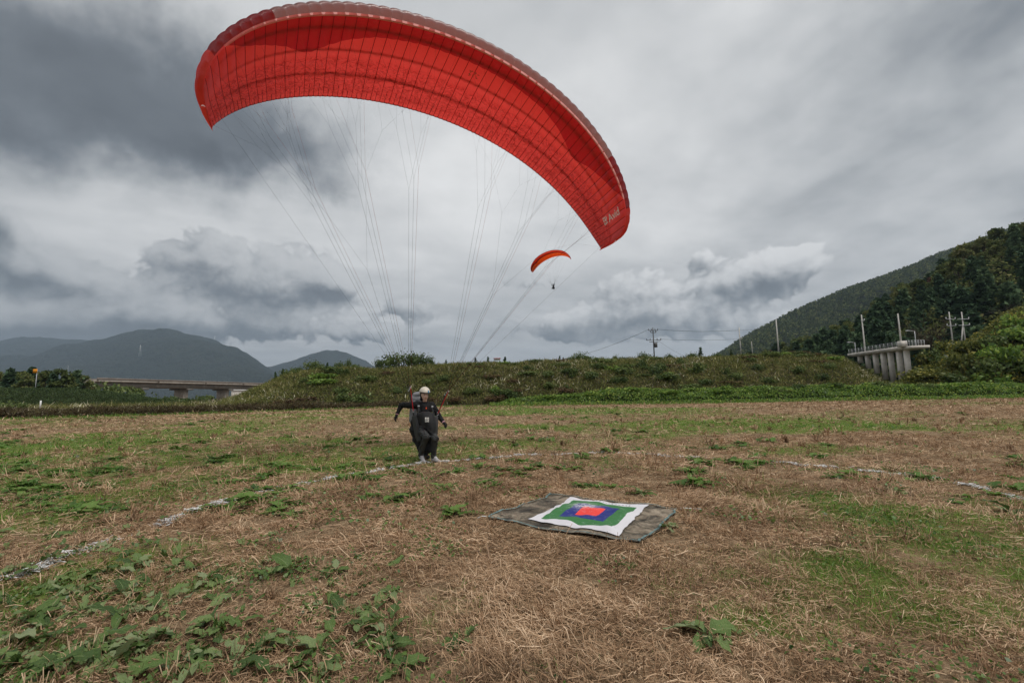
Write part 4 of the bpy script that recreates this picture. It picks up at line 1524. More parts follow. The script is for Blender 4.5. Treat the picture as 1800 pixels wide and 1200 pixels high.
# the crest of the embankment, read along its length: (bearing, base, height, kind)
for (u, hpx) in [(784, 9), (836, 11), (858, 12), (888, 13), (1232, 19), (1286, 13), (484, 14), (497, 15), (575, 13), (984, 10), (990, 8)]:
    p = bank.pos(u, .97)[0]
    h = hpx * px_m(p)
    spawn('pine_tree', ridge_pines[rng.integers(3)], p - np.array([0, 0, .15]), rng.uniform(0, 6.28), h / 3.2 * 1.15, 'small dark pine standing alone on the embankment crest', 'pine', 'small pines on the embankment crest')
for (u, hpx, wpx) in [(668, 22, 20), (690, 29, 30), (715, 30, 34), (738, 25, 28), (755, 18, 18)]:
    p = bank.pos(u, .98)[0]
    k = px_m(p)
    spawn('shrub', ridge_bush[rng.integers(4)], p - np.array([0, 0, .2]), rng.uniform(0, 6.28), (wpx * k / 3.4, wpx * k / 3.4, hpx * k / 2.4), 'tall dark green shrub in the dense clump on the embankment crest', 'shrub', 'dense clump of shrubs on the crest')
for (u, hpx, wpx) in [(505, 14, 26), (522, 13, 22), (548, 20, 28), (560, 14, 20), (600, 14, 24), (612, 18, 12), (1010, 9, 26), (1020, 16, 30), (1035, 11, 22), (1058, 7, 18), (1083, 11, 12), (1100, 8, 22), (1128, 12, 20), (1140, 9, 24), (1175, 11, 14), (1180, 7, 20),
                      (1212, 10, 18), (1220, 12, 22), (935, 6, 30), (1260, 9, 16), (1305, 7, 20), (1345, 8, 24), (1390, 8, 26), (960, 6, 20)]:
    p = bank.pos(u, .97)[0]
    k = px_m(p)
    spawn('bush', ridge_bush[rng.integers(4)], p - np.array([0, 0, .1]), rng.uniform(0, 6.28), (wpx * k / 4.0, wpx * k / 4.0, hpx * k / 2.3), 'low green bush growing along the embankment crest', 'bush', 'bushes along the embankment crest')
# bushes on the slope
for (u, v, hpx, wpx) in [(965, 662, 12, 26), (1006, 662, 16, 18), (1040, 664, 14, 34), (1150, 658, 18, 30), (1175, 668, 16, 50), (1220, 655, 18, 44), (1160, 650, 14, 24), (1130, 645, 14, 24), (640, 712, 22, 50), (612, 705, 18, 40), (600, 690, 12, 30),
                         (860, 667, 9, 14), (1205, 690, 14, 34), (1240, 676, 12, 30), (1400, 655, 12, 30), (1330, 650, 12, 26), (700, 690, 12, 34), (830, 690, 12, 34), (905, 700, 13, 30), (780, 668, 10, 30), (1085, 672, 12, 34), (540, 672, 10, 26), (1290, 665, 12, 30),
                         (1350, 672, 12, 34), (1440, 668, 12, 30), (1060, 648, 10, 24), (930, 650, 9, 22), (1455, 648, 12, 26)]:
    p = base_on(bank, u, v)
    k = px_m(p)
    spawn('bush', low_bush[rng.integers(4)], p - np.array([0, 0, .08]), rng.uniform(0, 6.28), (wpx * k / 2.1, wpx * k / 2.1, hpx * k * 1.0), 'dark green bush rooted on the embankment slope', 'bush', 'green bushes on the embankment slope')
for (u, v, hpx, wpx) in [(900, 672, 8, 26), (990, 690, 10, 40), (910, 690, 9, 20), (1150, 690, 12, 44), (800, 706, 10, 36), (870, 705, 11, 40), (760, 707, 9, 30), (1000, 703, 8, 30), (540, 707, 12, 44), (500, 712, 12, 40)]:
    p = base_on(bank, u, v)
    k = px_m(p)
    spawn('dry_bush', dry_bush[rng.integers(2)], p - np.array([0, 0, .05]), rng.uniform(0, 6.28), (wpx * k / 2.1, wpx * k / 2.1, hpx * k), 'withered brown bush on the embankment slope', 'bush', 'withered bushes on the embankment')
for k in range(64):
    u, t = rng.uniform(520, 1470), rng.uniform(.1, .9)
    p = bank.pos(u, t)[0]
    w_, h_ = rng.uniform(.6, 2.2), rng.uniform(.3, .95)
    q_ = rng.random()
    if q_ < .5:
        spawn('bush', low_bush[rng.integers(4)], p - np.array([0, 0, .1]), rng.uniform(0, 6.28), (w_, w_ * .8, h_ * 1.2), 'dark green bush rooted on the embankment slope', 'bush', 'green bushes on the embankment slope')
    elif q_ < .72:
        spawn('vine_bush', vine_bush[rng.integers(2)], p - np.array([0, 0, .1]), rng.uniform(0, 6.28), (w_, w_ * .8, h_), 'light green leafy hummock on the embankment slope', 'bush', 'light green hummocks on the embankment')
    else:
        spawn('dry_bush', dry_bush[rng.integers(2)], p - np.array([0, 0, .05]), rng.uniform(0, 6.28), (w_, w_ * .8, h_ * .8), 'withered brown bush on the embankment slope', 'bush', 'withered bushes on the embankment')
# bushes and a row of trees at the left
for (u, v, hpx, wpx, Y) in [(205, 700, 28, 50, 110), (228, 702, 24, 40, 115), (250, 704, 18, 40, 105), (190, 690, 18, 44, 120), (290, 708, 16, 34, 100), (340, 706, 14, 40, 120), (360, 700, 14, 30, 140), (420, 703, 12, 34, 130), (20, 722, 18, 36, 47), (300, 700, 12, 26, 150), (170, 690, 22, 40, 125)]:
    p = np.array(at(u, v, Y))
    p[2] = max(0.0, min(p[2], .6)) - .1
    k = Y / 800.0
    spawn('bush', low_bush[rng.integers(4)], p, rng.uniform(0, 6.28), (wpx * k / 1.9, wpx * k / 1.9, (at(u, v - hpx, Y).z - p[2]) * (.9 if u < 265 else .6)), 'dark bush in the hollow between dyke and bridge', 'bush', 'bushes in the hollow by the bridge')
for i, u in enumerate(np.linspace(-60, 148, 17)):
    Y = 98 + rng.uniform(-6, 10)
    top = at(u, 653 + rng.uniform(-5, 6), Y)
    gz = 3.0
    h = top.z - gz
    spawn('tree', forest_broad[i % 5] if i % 3 else forest_pines[i % 5], (top.x, Y, gz - .3), rng.uniform(0, 6.28), h / 9.5 * 1.02, 'dark roadside tree in the row behind the grass dyke', 'tree', 'row of trees behind the dyke')

# the wooded near hill: trees one can tell apart
cand = []
for _ in range(2400):
    u, t = rng.uniform(1290, 1890), rng.uniform(.0, 1.02)
    p = hill.pos(u, t)[0]
    cand.append((u, t, p))
chosen, pts = [], []
for u, t, p in cand:
    sp_ = 3.4 + 2.4 * t
    if all((p[0] - q[0]) ** 2 + (p[1] - q[1]) ** 2 > sp_ ** 2 for q in pts):
        pts.append(p)
        chosen.append((u, t, p))
    if len(chosen) >= 290:
        break
for j, (u, t, p) in enumerate(chosen):
    k = rng.random()
    nz = fbm(p[0] * .03, p[1] * .03, 2, 501)
    sc_ = rng.uniform(.6, 1.05)
    if k < .05 and t > .3:
        spawn('tree', forest_rus[rng.integers(2)], p - np.array([0, 0, .4]), rng.uniform(0, 6.28), sc_, 'russet brown tree among the green trees of the near hill', 'tree', 'russet trees on the near hill')
    elif nz > .47:
        spawn('pine_tree', forest_pines[rng.integers(5)], p - np.array([0, 0, .4]), rng.uniform(0, 6.28), sc_, 'dark green pine in the wood on the near hill', 'pine', 'pines on the near hill')
    else:
        spawn('tree', forest_broad[rng.integers(5)], p - np.array([0, 0, .4]), rng.uniform(0, 6.28), sc_, 'olive green round-crowned tree in the wood on the near hill', 'tree', 'broadleaf trees on the near hill')
p = np.array(at(1640, 618, 92))
spawn('bare_tree', bare_tree, (p[0], p[1], p[2] - 2.0), 0.4, 1.25, 'leafless brown tree in front of the dark wood', 'tree')
p = np.array(at(1775, 560, 84))
spawn('bare_tree', bare_tree, (p[0], p[1], p[2] - 2.0), 2.4, .7, 'leafless shrub rising from the top of the vine mound', 'shrub')
for o in COL.objects:
    if o.name.startswith('twigs'):
        o['kind'] = 'stuff'

# undergrowth between the trees and the wood of the far hill, too far to tell apart
P = hill.sample(30000, 0, 1.05, 1280, 1950)
P[:, 2] += rng.uniform(.2, 3.2, len(P))
o = leaf_mass('undergrowth', P, .8, M['broad'], 'dark undergrowth below the trees of the near hill', 'undergrowth')
n = 12000
P0 = far_hill.sample(n, 0.0, 1.03, 1200, 1900)
rep_ = 14
base = np.repeat(P0, rep_, 0)
hh = np.repeat(rng.uniform(6, 14, n), rep_)
tt = rng.random(n * rep_)
rad = np.repeat(rng.uniform(2.5, 6.0, n), rep_) * (1 - tt * .7)
an = rng.uniform(0, 6.283, n * rep_)
P = base + np.stack([np.cos(an) * rad, np.sin(an) * rad, hh * (.25 + .75 * tt)], 1)
v_, f_ = cards(P, np.full(len(P), 2.9), .1, 1.2)
o = place('far_wood', npmesh('far_wood', v_, f_, {'rnd': np.repeat(np.clip(np.repeat(rng.normal(.45, .32, n), rep_) + rng.normal(0, .12, n * rep_), 0, 1), 4)}, M['broad']))
tag(o, 'dense wood covering the far hill', 'wood', kind='stuff')

# bushes on the vine mound
for (u, v, hpx, wpx, kd) in [(1628, 640, 24, 44, 1), (1650, 640, 30, 40, 0), (1665, 618, 22, 40, 1), (1690, 650, 34, 60, 1), (1720, 660, 34, 60, 0), (1750, 640, 40, 60, 1), (1785, 660, 40, 70, 0), (1620, 668, 24, 60, 1), (1660, 672, 20, 60, 0), (1700, 620, 24, 50, 1),
                            (1740, 610, 26, 50, 0), (1775, 600, 30, 60, 1), (1790, 575, 28, 50, 1), (1820, 620, 44, 70, 0), (1730, 672, 20, 50, 1)]:
    p = base_on(mound, u, v)
    k = px_m(p)
    b_ = (mound_bush[rng.integers(3)] if u < 1715 else vine_bush[rng.integers(2)]) if kd else low_bush[rng.integers(4)]
    spawn('vine_bush' if kd else 'bush', b_, p - np.array([0, 0, .15]), rng.uniform(0, 6.28), (wpx * k / 2.1, wpx * k / 2.1, hpx * k), 'bush wrapped in bright yellow-green vines on the mound' if kd else 'dark leafy bush between the vines of the mound', 'bush', 'vine-wrapped bushes on the mound' if kd else 'dark bushes on the mound')

# clumps that make the vine bank uneven
for k in range(34):
    u = 930 + k * 27 + rng.uniform(-10, 10)
    p = vb.pos(u, rng.uniform(.35, .95))[0]
    hh_ = rng.uniform(.35, .85)
    ww_ = rng.uniform(.7, 1.7)
    spawn('vine_clump', vine_bush[rng.integers(2)] if rng.random() < .75 else low_bush[rng.integers(4)], p - np.array([0, 0, .12]), rng.uniform(0, 6.28), (ww_, ww_, hh_), 'leafy clump swelling out of the low vine bank', 'vine clump', 'clumps on the vine bank')

# broad-leaved weeds in the field


def dock_leaf(seed, wob, wid):
    r_ = np.random.default_rng(seed)
    nu, nv = 5, 9
    V_, UV_ = [], []
    ph = r_.uniform(0, 6.28, 4)
    for j in range(nv):
        t = j / (nv - 1)
        w = wid * math.sin(math.pi * min(1, .04 + .96 * t) ** .82) ** .85 + (.012 if j < nv - 1 else .002)
        if t < .12:
            w = .016
        for i in range(nu):
            s = i / (nu - 1) * 2 - 1
            edge = abs(s)
            ww = w * (1 + (.16 * math.sin(t * 19 + ph[0] + s) + .22 * math.sin(t * 33 + ph[3] * (1 + s))) * edge)
            V_.append((s * ww, t, .30 * edge * w + wob * .045 * math.sin(t * 17 + ph[1] + (2 if s > 0 else 0)) * edge - .16 * wob * t * t + .07 * math.sin(t * 4 + ph[2])))
            UV_.append((s * .5 + .5, t))
    i_ = (np.arange(nv - 1)[:, None] * nu + np.arange(nu - 1)[None, :]).ravel()
    me = npmesh('leaf', np.array(V_), np.stack([i_, i_ + 1, i_ + 1 + nu, i_ + nu], 1), None, M['dock'], True)
    uvset(me, np.array(UV_))
    return me


LEAVES = [dock_leaf(k, w, q) for k, (w, q) in enumerate(((.6, .17), (1.0, .21), (1.6, .13), (2.4, .19), (1.2, .24), (3.0, .16), (2.0, .10), (.8, .15)))]


def dock_plant(x, y, n, size, flat, label, group=None):
    n = n + 2
    r = empty('dock_plant', (x, y, float(z_at(np.array([x]), np.array([y]))[0]) + .005), label, 'weed', group)
    a0 = rng.uniform(0, 6.28)
    for k in range(n):
        o = bpy.data.objects.new('leaf', LEAVES[rng.integers(8)])
        COL.objects.link(o)
        o.parent = r
        a_ = a0 + k * 6.283 / n + rng.uniform(-.4, .4)
        s_ = size * rng.uniform(.38, .88) * min(1.0, .78 + .08 * (y - 1.6)) * 1.12
        pit = rng.uniform(-.05, .25) if rng.random() < flat else rng.uniform(.25, .75)
        o.matrix_local = Matrix.Rotation(a_, 4, 'Z') @ Matrix.Translation((0, .015, .02)) @ Matrix.Rotation(pit, 4, 'X') @ Matrix.Rotation(rng.uniform(-.4, .4), 4, 'Y') @ Matrix.Scale(s_, 4)
    return r


SPEC = [((1243, 1128), 8, .26, 'large dock weed with spread ragged leaves on bare hay near the grass patch'), ((815, 1130), 4, .17, 'small dock weed with four flat leaves alone on bare hay'), ((1780, 902), 7, .24, 'dark dock weed growing beside the tall grass by the chalk line'),
        ((1578, 866), 5, .22, 'single dock weed on hay inside the chalk circle'), ((1128, 868), 7, .24, 'leafy dock weed just behind the back edge of the tarpaulin'), ((1172, 930), 6, .16, 'young weed beside the right corner of the tarpaulin'), ((1105, 1002), 4, .13, 'tiny weed with pale leaves in front of the tarpaulin')]
for (uv_, n, sz, lb) in SPEC:
    p = on_ground(*uv_)
    dock_plant(p.x, p.y, n, sz * 1.12, .75, lb)
for (u, v, n, sz) in [(520, 1005, 3, .26), (590, 1012, 6, .17), (690, 1045, 5, .22), (650, 1075, 6, .22), (640, 1100, 5, .24), (600, 1075, 4, .18), (680, 1120, 7, .24), (690, 1150, 6, .24), (560, 1145, 5, .2), (450, 1140, 6, .22), (420, 1165, 6, .22), (700, 1185, 5, .2),
                      (300, 1005, 7, .24), (250, 1000, 6, .24), (180, 1010, 7, .22), (215, 1095, 7, .24), (220, 1050, 7, .22), (285, 1060, 6, .2), (60, 1095, 6, .24), (110, 1160, 7, .28), (160, 1150, 7, .26), (40, 1170, 6, .26), (330, 1120, 6, .2), (380, 1100, 6, .2), (95, 945, 4, .22), (30, 1010, 6, .22),
                      (140, 1080, 6, .2), (200, 1165, 7, .26), (260, 1130, 6, .22), (350, 1030, 6, .2), (400, 1025, 5, .2), (470, 1020, 5, .2), (150, 1045, 6, .22), (310, 1170, 6, .22), (90, 1035, 6, .2), (20, 1130, 6, .24), (500, 1175, 5, .2), (560, 1180, 5, .2)]:
    p = on_ground(u + rng.uniform(-8, 8), v + rng.uniform(-5, 5))
    dock_plant(p.x, p.y, n, sz, .75, 'trampled dock weed with broad green leaves in the weedy part left of the target', 'dock weeds in the weedy corner')
k = 0
while k < 290:
    u, v = rng.uniform(-40, 760), rng.uniform(880, 1200)
    dens = math.exp(-((u - 180) / 300) ** 2) * sstep(v, 860, 1000) + .12 * math.exp(-((u - 640) / 120) ** 2)
    if rng.random() > dens:
        continue
    p = on_ground(u, v)
    o = bpy.data.objects.new('loose_leaf', LEAVES[rng.integers(8)])
    COL.objects.link(o)
    o.location = (p.x, p.y, float(z_at(np.array([p.x]), np.array([p.y]))[0]) + rng.uniform(.02, .05))
    o.rotation_euler = (rng.uniform(-.25, .3), rng.uniform(-.5, .5) + (math.pi if rng.random() < .35 else 0), rng.uniform(0, 6.28))
    o.scale = (rng.uniform(.055, .185),) * 3
    tag(o, 'cut dock leaf lying flat on the hay left of the target', 'leaf', 'cut leaves lying on the hay')
    k += 1


def weed_mesh():
    parts = []
    for k in range(11):
        me = LEAVES[rng.integers(8)]
        co = np.empty(len(me.vertices) * 3, np.float32)
        me.vertices.foreach_get('co', co)
        co = co.reshape(-1, 3)
        mt = Matrix.Rotation(rng.uniform(0, 6.28), 4, 'Z') @ Matrix.Rotation(rng.uniform(.1, .9), 4, 'X') @ Matrix.Scale(rng.uniform(.6, 1.1), 4)
        A_ = np.array(mt)[:3, :3]
        fi = np.array([p_.vertices[:] for p_ in me.polygons])
        parts.append((co @ A_.T + np.array([rng.normal(0, .25), rng.normal(0, .25), .02]), fi, rng.random()))
    a_ = merge(parts)
    me = npmesh('weed', a_[0], a_[1], {'rnd': a_[2]}, M['clover'], True)
    return me


WEEDS = [weed_mesh() for _ in range(5)]
k = 0
while k < 290:
    u, v = rng.uniform(-20, 1820), rng.uniform(722, 905)
    dens = (.9 if u < 760 else .5 if u < 1150 else .16) * (1.0 if v < 880 or u < 300 else .3)
    cl = fbm(np.array([u * .011]), np.array([v * .05]), 2, 601)[0]
    if rng.random() > dens * sstep(cl, .4, .62):
        continue
    p = on_ground(u, v)
    if 700 < u < 800 and 790 < v < 830 or 850 < u < 1200 and v > 860:
        continue
    o = bpy.data.objects.new('weed', WEEDS[rng.integers(5)])
    COL.objects.link(o)
    o.location = (p.x, p.y, float(z_at(np.array([p.x]), np.array([p.y]))[0]))
    o.rotation_euler = (0, 0, rng.uniform(0, 6.28))
    s_ = rng.uniform(.08, .17) * (1 + min(p.y, 40) / 40)
    o.scale = (s_ * 1.6, s_ * 1.6, s_)
    tag(o, 'tuft of green broad-leaved weed sprouting from the mown hay', 'weed', 'weed tufts over the mown field')
    k += 1

# ------------------------------------------------------------------ built things in the distance
M['concrete'] = plain('concrete', (0.36, 0.33, 0.29), 0.9, 0.25, 0.8, 0.4, local=False)
M['concrete_pale'] = plain('pale_concrete', (0.66, 0.61, 0.55), 0.9, 0.22, 0.9, 0.3, local=False)
M['concrete_dark'] = plain('stained_concrete', (0.17, 0.16, 0.145), 0.9, 0.3, 0.4, 0.3, local=False)
M['parapet'] = plain('brown_parapet', (0.18, 0.155, 0.135), 0.9, 0.2, 0.4, local=False)
M['galv'] = plain('galvanised_steel', (0.46, 0.47, 0.48), 0.5, 0.15, 2, metal=0.3, local=False)
M['pole_pale'] = plain('pale_pole', (0.50, 0.48, 0.44), 0.8, 0.15, 1.0, local=False)
M['pole_dark'] = plain('dark_pole', (0.10, 0.095, 0.09), 0.8, 0.2, 1.0, local=False)
M['cable'] = plain('cable', (0.05, 0.05, 0.052), 0.8)
M['sign_orange'] = plain('orange_sign', (0.72, 0.27, 0.015), 0.6, 0.08)
M['sign_dark'] = plain('sign_mark', (0.05, 0.03, 0.02), 0.7)
M['sign_red'] = plain('red_sign', (0.42, 0.06, 0.04), 0.7)
M['white'] = plain('white_paint', (0.74, 0.74, 0.72), 0.7, 0.08)


def box_np(c, size, rz=0.0, top=1.0):
    """A box with slightly cut edges on its upright corners; top narrows it upwards."""
    sx, sy, sz = (v / 2 for v in size)
    ch = min(sx, sy) * .12
    ring = [(-sx + ch, -sy), (sx - ch, -sy), (sx, -sy + ch), (sx, sy - ch), (sx - ch, sy), (-sx + ch, sy), (-sx, sy - ch), (-sx, -sy + ch)]
    V_ = [(x_, y_, -sz) for x_, y_ in ring] + [(x_ * top, y_ * top, sz) for x_, y_ in ring]
    ca, sa = math.cos(rz), math.sin(rz)
    V_ = np.array([(x_ * ca - y_ * sa + c[0], x_ * sa + y_ * ca + c[1], z_ + c[2]) for x_, y_, z_ in V_])
    return V_, [np.array([(k, (k + 1) % 8, 8 + (k + 1) % 8, 8 + k) for k in range(8)]), np.array([list(range(7, -1, -1)), list(range(8, 16))])]


def box_part(name, c, size, mat, parent=None, rz=0.0, top=1.0):
    v, f = box_np(c, size, rz, top)
    return place(name, npmesh(name, v, f, None, M[mat]), parent)


# river bridge at the left
br = empty('road_bridge', (-135, 190, 0), 'long concrete road bridge on thick piers below the mountain', 'bridge')
b0, b1 = np.array([-140.0, 149.0]), np.array([-127.0, 262.0])
dirb = (b1 - b0) / np.linalg.norm(b1 - b0)
rzb = math.atan2(dirb[1], dirb[0])
cb = (b0 + b1) / 2
Lb = np.linalg.norm(b1 - b0)
zt = 8.3
nseg = 5
for i in range(nseg):
    c = b0 + dirb * Lb * (i + .5) / nseg
    seg = box_part('deck', (c[0], c[1], zt - .35), (Lb / nseg - .06, 9.5, .5), 'concrete', br, rzb)
    for w_ in (-3.4, 0, 3.4):
        nrm = np.array([-dirb[1], dirb[0]]) * w_
        box_part('girder', (c[0] + nrm[0], c[1] + nrm[1], zt - 1.5), (Lb / nseg - .1, .9, 1.8), 'concrete_dark', br, rzb)
    for w_ in (-4.6, 4.6):
        nrm = np.array([-dirb[1], dirb[0]]) * w_
        box_part('parapet', (c[0] + nrm[0], c[1] + nrm[1], zt + .32), (Lb / nseg - .12, .25, .85), 'parapet', br, rzb)
for Y in (167, 187, 209.7, 236):
    t_ = (Y - b0[1]) / (b1[1] - b0[1])
    c = b0 + (b1 - b0) * t_
    pr_ = box_part('pier', (c[0], c[1], 2.6), (2.4, 4.4, 5.4), 'concrete', br, rzb)
    cp = bpy.data.objects.new('pier_cap', npmesh('pier_cap', *box_np((c[0], c[1], 5.55), (2.9, 8.6, .62), rzb), None, M['concrete_dark']))
    COL.objects.link(cp)
    cp.parent = pr_

# small approach viaduct beside the vine mound
vd = empty('viaduct', (60.5, 76, 0), 'short pale concrete walkway viaduct on a row of slender piers', 'viaduct')
A0, A1 = np.array(at(1492, 617, 84)), np.array(at(1583, 603.5, 70.5))
zt = (A0[2] + A1[2]) / 2 - .05
dv = (A1 - A0)[:2]
Lv = np.linalg.norm(dv)
dv /= Lv
nv_ = np.array([-dv[1], dv[0]])
if nv_[0] < 0:
    nv_ = -nv_
rzv = math.atan2(dv[1], dv[0])
cc = (A0 + A1)[:2] / 2 + nv_ * 1.6
box_part('deck', (cc[0], cc[1], zt - .72), (Lv + .6, 3.2, .42), 'concrete_pale', vd, rzv)
box_part('edge_beam', (cc[0] - nv_[0] * 1.62, cc[1] - nv_[1] * 1.62, zt - .60), (Lv + .7, .16, .40), 'concrete_pale', vd, rzv)
e2 = A1[:2] + nv_ * 1.6 + dv * .9
box_part('landing', (e2[0] - nv_[0] * .15, e2[1] - nv_[1] * .15, zt - .70), (2.0, 2.7, .40), 'concrete_pale', vd, rzv)
nb = 15
for i in range(nb):
    q = A0[:2] + dv * Lv * i / (nb - 1)
    box_part('rail_post', (q[0], q[1], zt - .02), (.05, .05, .80), 'galv', vd, rzv)
for h_ in (.36, .18, 0.0, -.18):
    tube_part('rail', [(A0[0], A0[1], zt + h_), (A1[0], A1[1], zt + h_)], .022, M['galv'], vd, 4)
for i in range(7):
    q = A1[:2] + dv * 1.2 + nv_ * (2.5 * i / 6)
    box_part('rail_post', (q[0], q[1], zt - .02), (.05, .05, .80), 'galv', vd, rzv)
q0, q1 = A1[:2] + dv * 1.2, A1[:2] + dv * 1.2 + nv_ * 2.5
for h_ in (.36, .10, -.15):
    tube_part('rail', [(q0[0], q0[1], zt + h_), (q1[0], q1[1], zt + h_)], .022, M['galv'], vd, 4)
for (u, vb_) in [(1505, 633), (1518, 643), (1532, 651), (1545.5, 662), (1558, 670), (1573, 672), (1586, 672)]:
    b_ = (u - 900) / 800 / math.cos(PITCH)
    # where that bearing meets the deck line
    best = min(np.linspace(0, 1, 200), key=lambda t_: abs((A0 + (A1 - A0) * t_)[0] / (A0 + (A1 - A0) * t_)[1] - ray(u, 640).x / ray(u, 640).y))
    c = (A0 + (A1 - A0) * best)[:2] + nv_ * .75
    zb = at(u, vb_, c[1]).z - .5
    box_part('pier', (c[0], c[1], (zt - .93 + zb) / 2), (.5, .66, zt - .93 - zb), 'concrete_pale', vd, rzv)
bx_ = at(1586, 604, 70)
box_part('pole_base', (bx_.x, 70.0, zt - .1), (.9, .9, .9), 'concrete_pale', vd, rzv)


def pole(u0, v0, u1, v1, Y, mat, label, r=.14, arms=(), name='utility_pole', cat='pole', group=None, brace=None, extra=0.6):
    b_, t_ = at(u0, v0, Y), at(u1, v1, Y)
    b_ = Vector((t_.x, Y, b_.z - extra))
    o = empty(name, b_, label, cat, group)
    tube_part('pole', [b_, (b_ + t_) / 2, t_], r, M[mat], o, 8, r * .65)
    for (f, L_, ins) in arms:
        z_ = b_.z + (t_.z - b_.z) * f
        am = tube_part('crossarm', [(t_.x - L_, Y - r - .03, z_), (t_.x + L_, Y - r - .03, z_)], .07, M['galv' if mat != 'pole_dark' else 'pole_dark'], o, 4)
        for s_ in ins:
            io = bpy.data.objects.new('insulator', npmesh('insulator', *tube([(t_.x + s_ * L_, Y - r - .03, z_ + .05), (t_.x + s_ * L_, Y - r - .03, z_ + .22), (t_.x + s_ * L_, Y - r - .03, z_ + .36)], .09, 6, .05), None, M['white' if mat != 'pole_dark' else 'pole_dark'], True))
            COL.objects.link(io)
            io.parent = am
    if brace:
        tube_part('brace', [Vector(brace(b_)), b_ + (t_ - b_) * .72], r * .8, M[mat], o, 6)
    return b_, t_


mb, mt_ = pole(1149, 632, 1147.5, 576, 90, 'pole_dark', 'dark utility pole with two crossarms on the embankment crest', .13, ((.92, .9, (-1, -.4, .4, 1)), (.86, .5, (-1, 1)), (.64, 1.4, (-1, -.5, .5, 1)), (.59, .9, ())))
box_part('transformer', (mt_.x + .35, 89.8, mb.z + (mt_.z - mb.z) * .5), (.5, .5, .9), 'pole_dark', [o for o in COL.objects if o.name.startswith('utility_pole')][-1])
p1b, p1t = pole(1302, 624, 1299, 575, 92, 'pole_pale', 'bare pole standing where the far hill meets the crest', .13, ((.62, .35, (1,)),))
pole(1322, 624, 1321, 600, 135, 'pole_pale', 'short thin pole far behind the embankment crest', .10)
pole(1369, 623, 1364, 562, 90, 'pole_pale', 'tall plain pole before the wooded far hill', .15)
pole(1418, 622, 1417, 602, 140, 'pole_pale', 'short greenish pole behind the right end of the embankment', .11)
pole(1521, 614, 1514, 553, 84, 'pole_pale', 'tall pale pole rising behind the left half of the viaduct', .15, ((.88, .30, (1,)),), extra=3)
pole(1586, 603, 1578, 551, 72, 'pole_pale', 'tall plain pole standing on the viaduct landing', .14, extra=.4)
c1b, c1t = pole(1674, 602, 1668, 548, 84, 'pole_pale', 'pole with two crossarms growing out of the vine mound', .14, ((.82, .85, (-1, 1)), (.66, .8, (-1, 1))), extra=2)
c2b, c2t = pole(1698, 606, 1690, 548, 82, 'pole_pale', 'braced pole with two crossarms and a street lamp head', .14, ((.83, 1.0, (1,)), (.69, 1.0, (1,))), extra=2, brace=lambda b: (b.x - 1.0, b.y + .3, b.z))
for (u0, v0, v1, Y, lb) in ((1503, 617, 602, 84, 'small street lamp at the far end of the viaduct'), (1608, 606, 582, 72.5, 'grey street lamp with one arm at the viaduct landing')):
    b_, t_ = at(u0, v0, Y), at(u0 - .5, v1, Y)
    o = empty('street_lamp', (t_.x, Y, b_.z - .8), lb, 'street lamp')
    tube_part('pole', [(t_.x, Y, b_.z - .8), (t_.x, Y, t_.z)], .07, M['galv'], o, 6, .05)
    L_ = .9
    tube_part('arm', [(t_.x, Y, t_.z - .05), (t_.x - L_ * .5, Y, t_.z + .08), (t_.x - L_, Y, t_.z + .10)], .035, M['galv'], o, 5)
    box_part('lamp_head', (t_.x - L_ - .2, Y, t_.z + .09), (.6, .22, .12), 'galv', o)


def cable(a_, b_, sag, label, r=.016, name='overhead_cable'):
    t = np.linspace(0, 1, 15)[:, None]
    p = np.array(a_) + (np.array(b_) - np.array(a_)) * t
    p[:, 2] -= (4 * t * (1 - t) * sag)[:, 0]
    v, f = tube(p, r, 4)
    tag(place(name, npmesh(name, v, f, None, M['cable'])), label, 'cable', 'overhead cables')


top1 = Vector((mt_.x, 89.8, mb.z + (mt_.z - mb.z) * .95))
top2 = Vector((mt_.x, 89.8, mb.z + (mt_.z - mb.z) * .67))
cable(top1 + Vector((-.9, 0, 0)), at(1015, 626, 96), .35, 'cable sloping down left from the dark crossarm pole', .03)
cable(top1 + Vector((.9, 0, 0)), p1t + Vector((0, 0, -.6)), .35, 'upper cable from the dark crossarm pole to the bare pole', .03)
cable(top2 + Vector((1.2, 0, 0)), p1b + (p1t - p1b) * .62, .25, 'lower cable from the dark crossarm pole to the bare pole', .025)
cable(top2 + Vector((.5, 0, 0)), at(1205, 627, 86), .2, 'guy cable from the dark crossarm pole down to the crest', .016)
cable(p1t + Vector((0, 0, -.6)), at(1340, 578, 110), .1, 'cable running on from the bare pole towards the wooded hill', .025)
cable(c1t + Vector((.85, -.1, -1.0)), c2t + Vector((-1, -.1, -1.0)), .08, 'cable between the two crossarm poles on the mound', .02)
cable(c2t + Vector((1.0, -.1, -1.0)), at(1765, 543, 84), .15, 'cable running from the braced pole over the vine mound', .02)

# orange road sign, marker post, red-roofed sign, masts, sheds
sg = at(62, 658, 92)
o = empty('road_sign', (sg.x, 92, 2.5), 'orange square road sign above the row of trees', 'sign')
tube_part('post', [(sg.x + .3, 92, 2.5), (sg.x + .3, 92, sg.z + 1.0)], .06, M['galv'], o, 6)
pn = box_part('panel', (sg.x, 91.9, sg.z + .7), (.85, .06, .8), 'sign_orange', o)
for dx_ in (-.25, .25):
    m_ = box_part('mark', (sg.x + dx_, 91.85, sg.z + .66), (.28, .02, .2), 'sign_dark', pn)
mk = at(71, 713, 47)
o = empty('marker_post', (mk.x, 47, 0), 'thin white marker post with dark foot in front of the dyke', 'post')
tube_part('foot', [(mk.x, 47, 0), (mk.x, 47, .75)], .055, M['pole_dark'], o, 8)
tube_part('shaft', [(mk.x, 47, .752), (mk.x, 47, 1.55)], .075, M['white'], o, 8, .07)
rs_ = bank.pos(874, 1.0)[0]
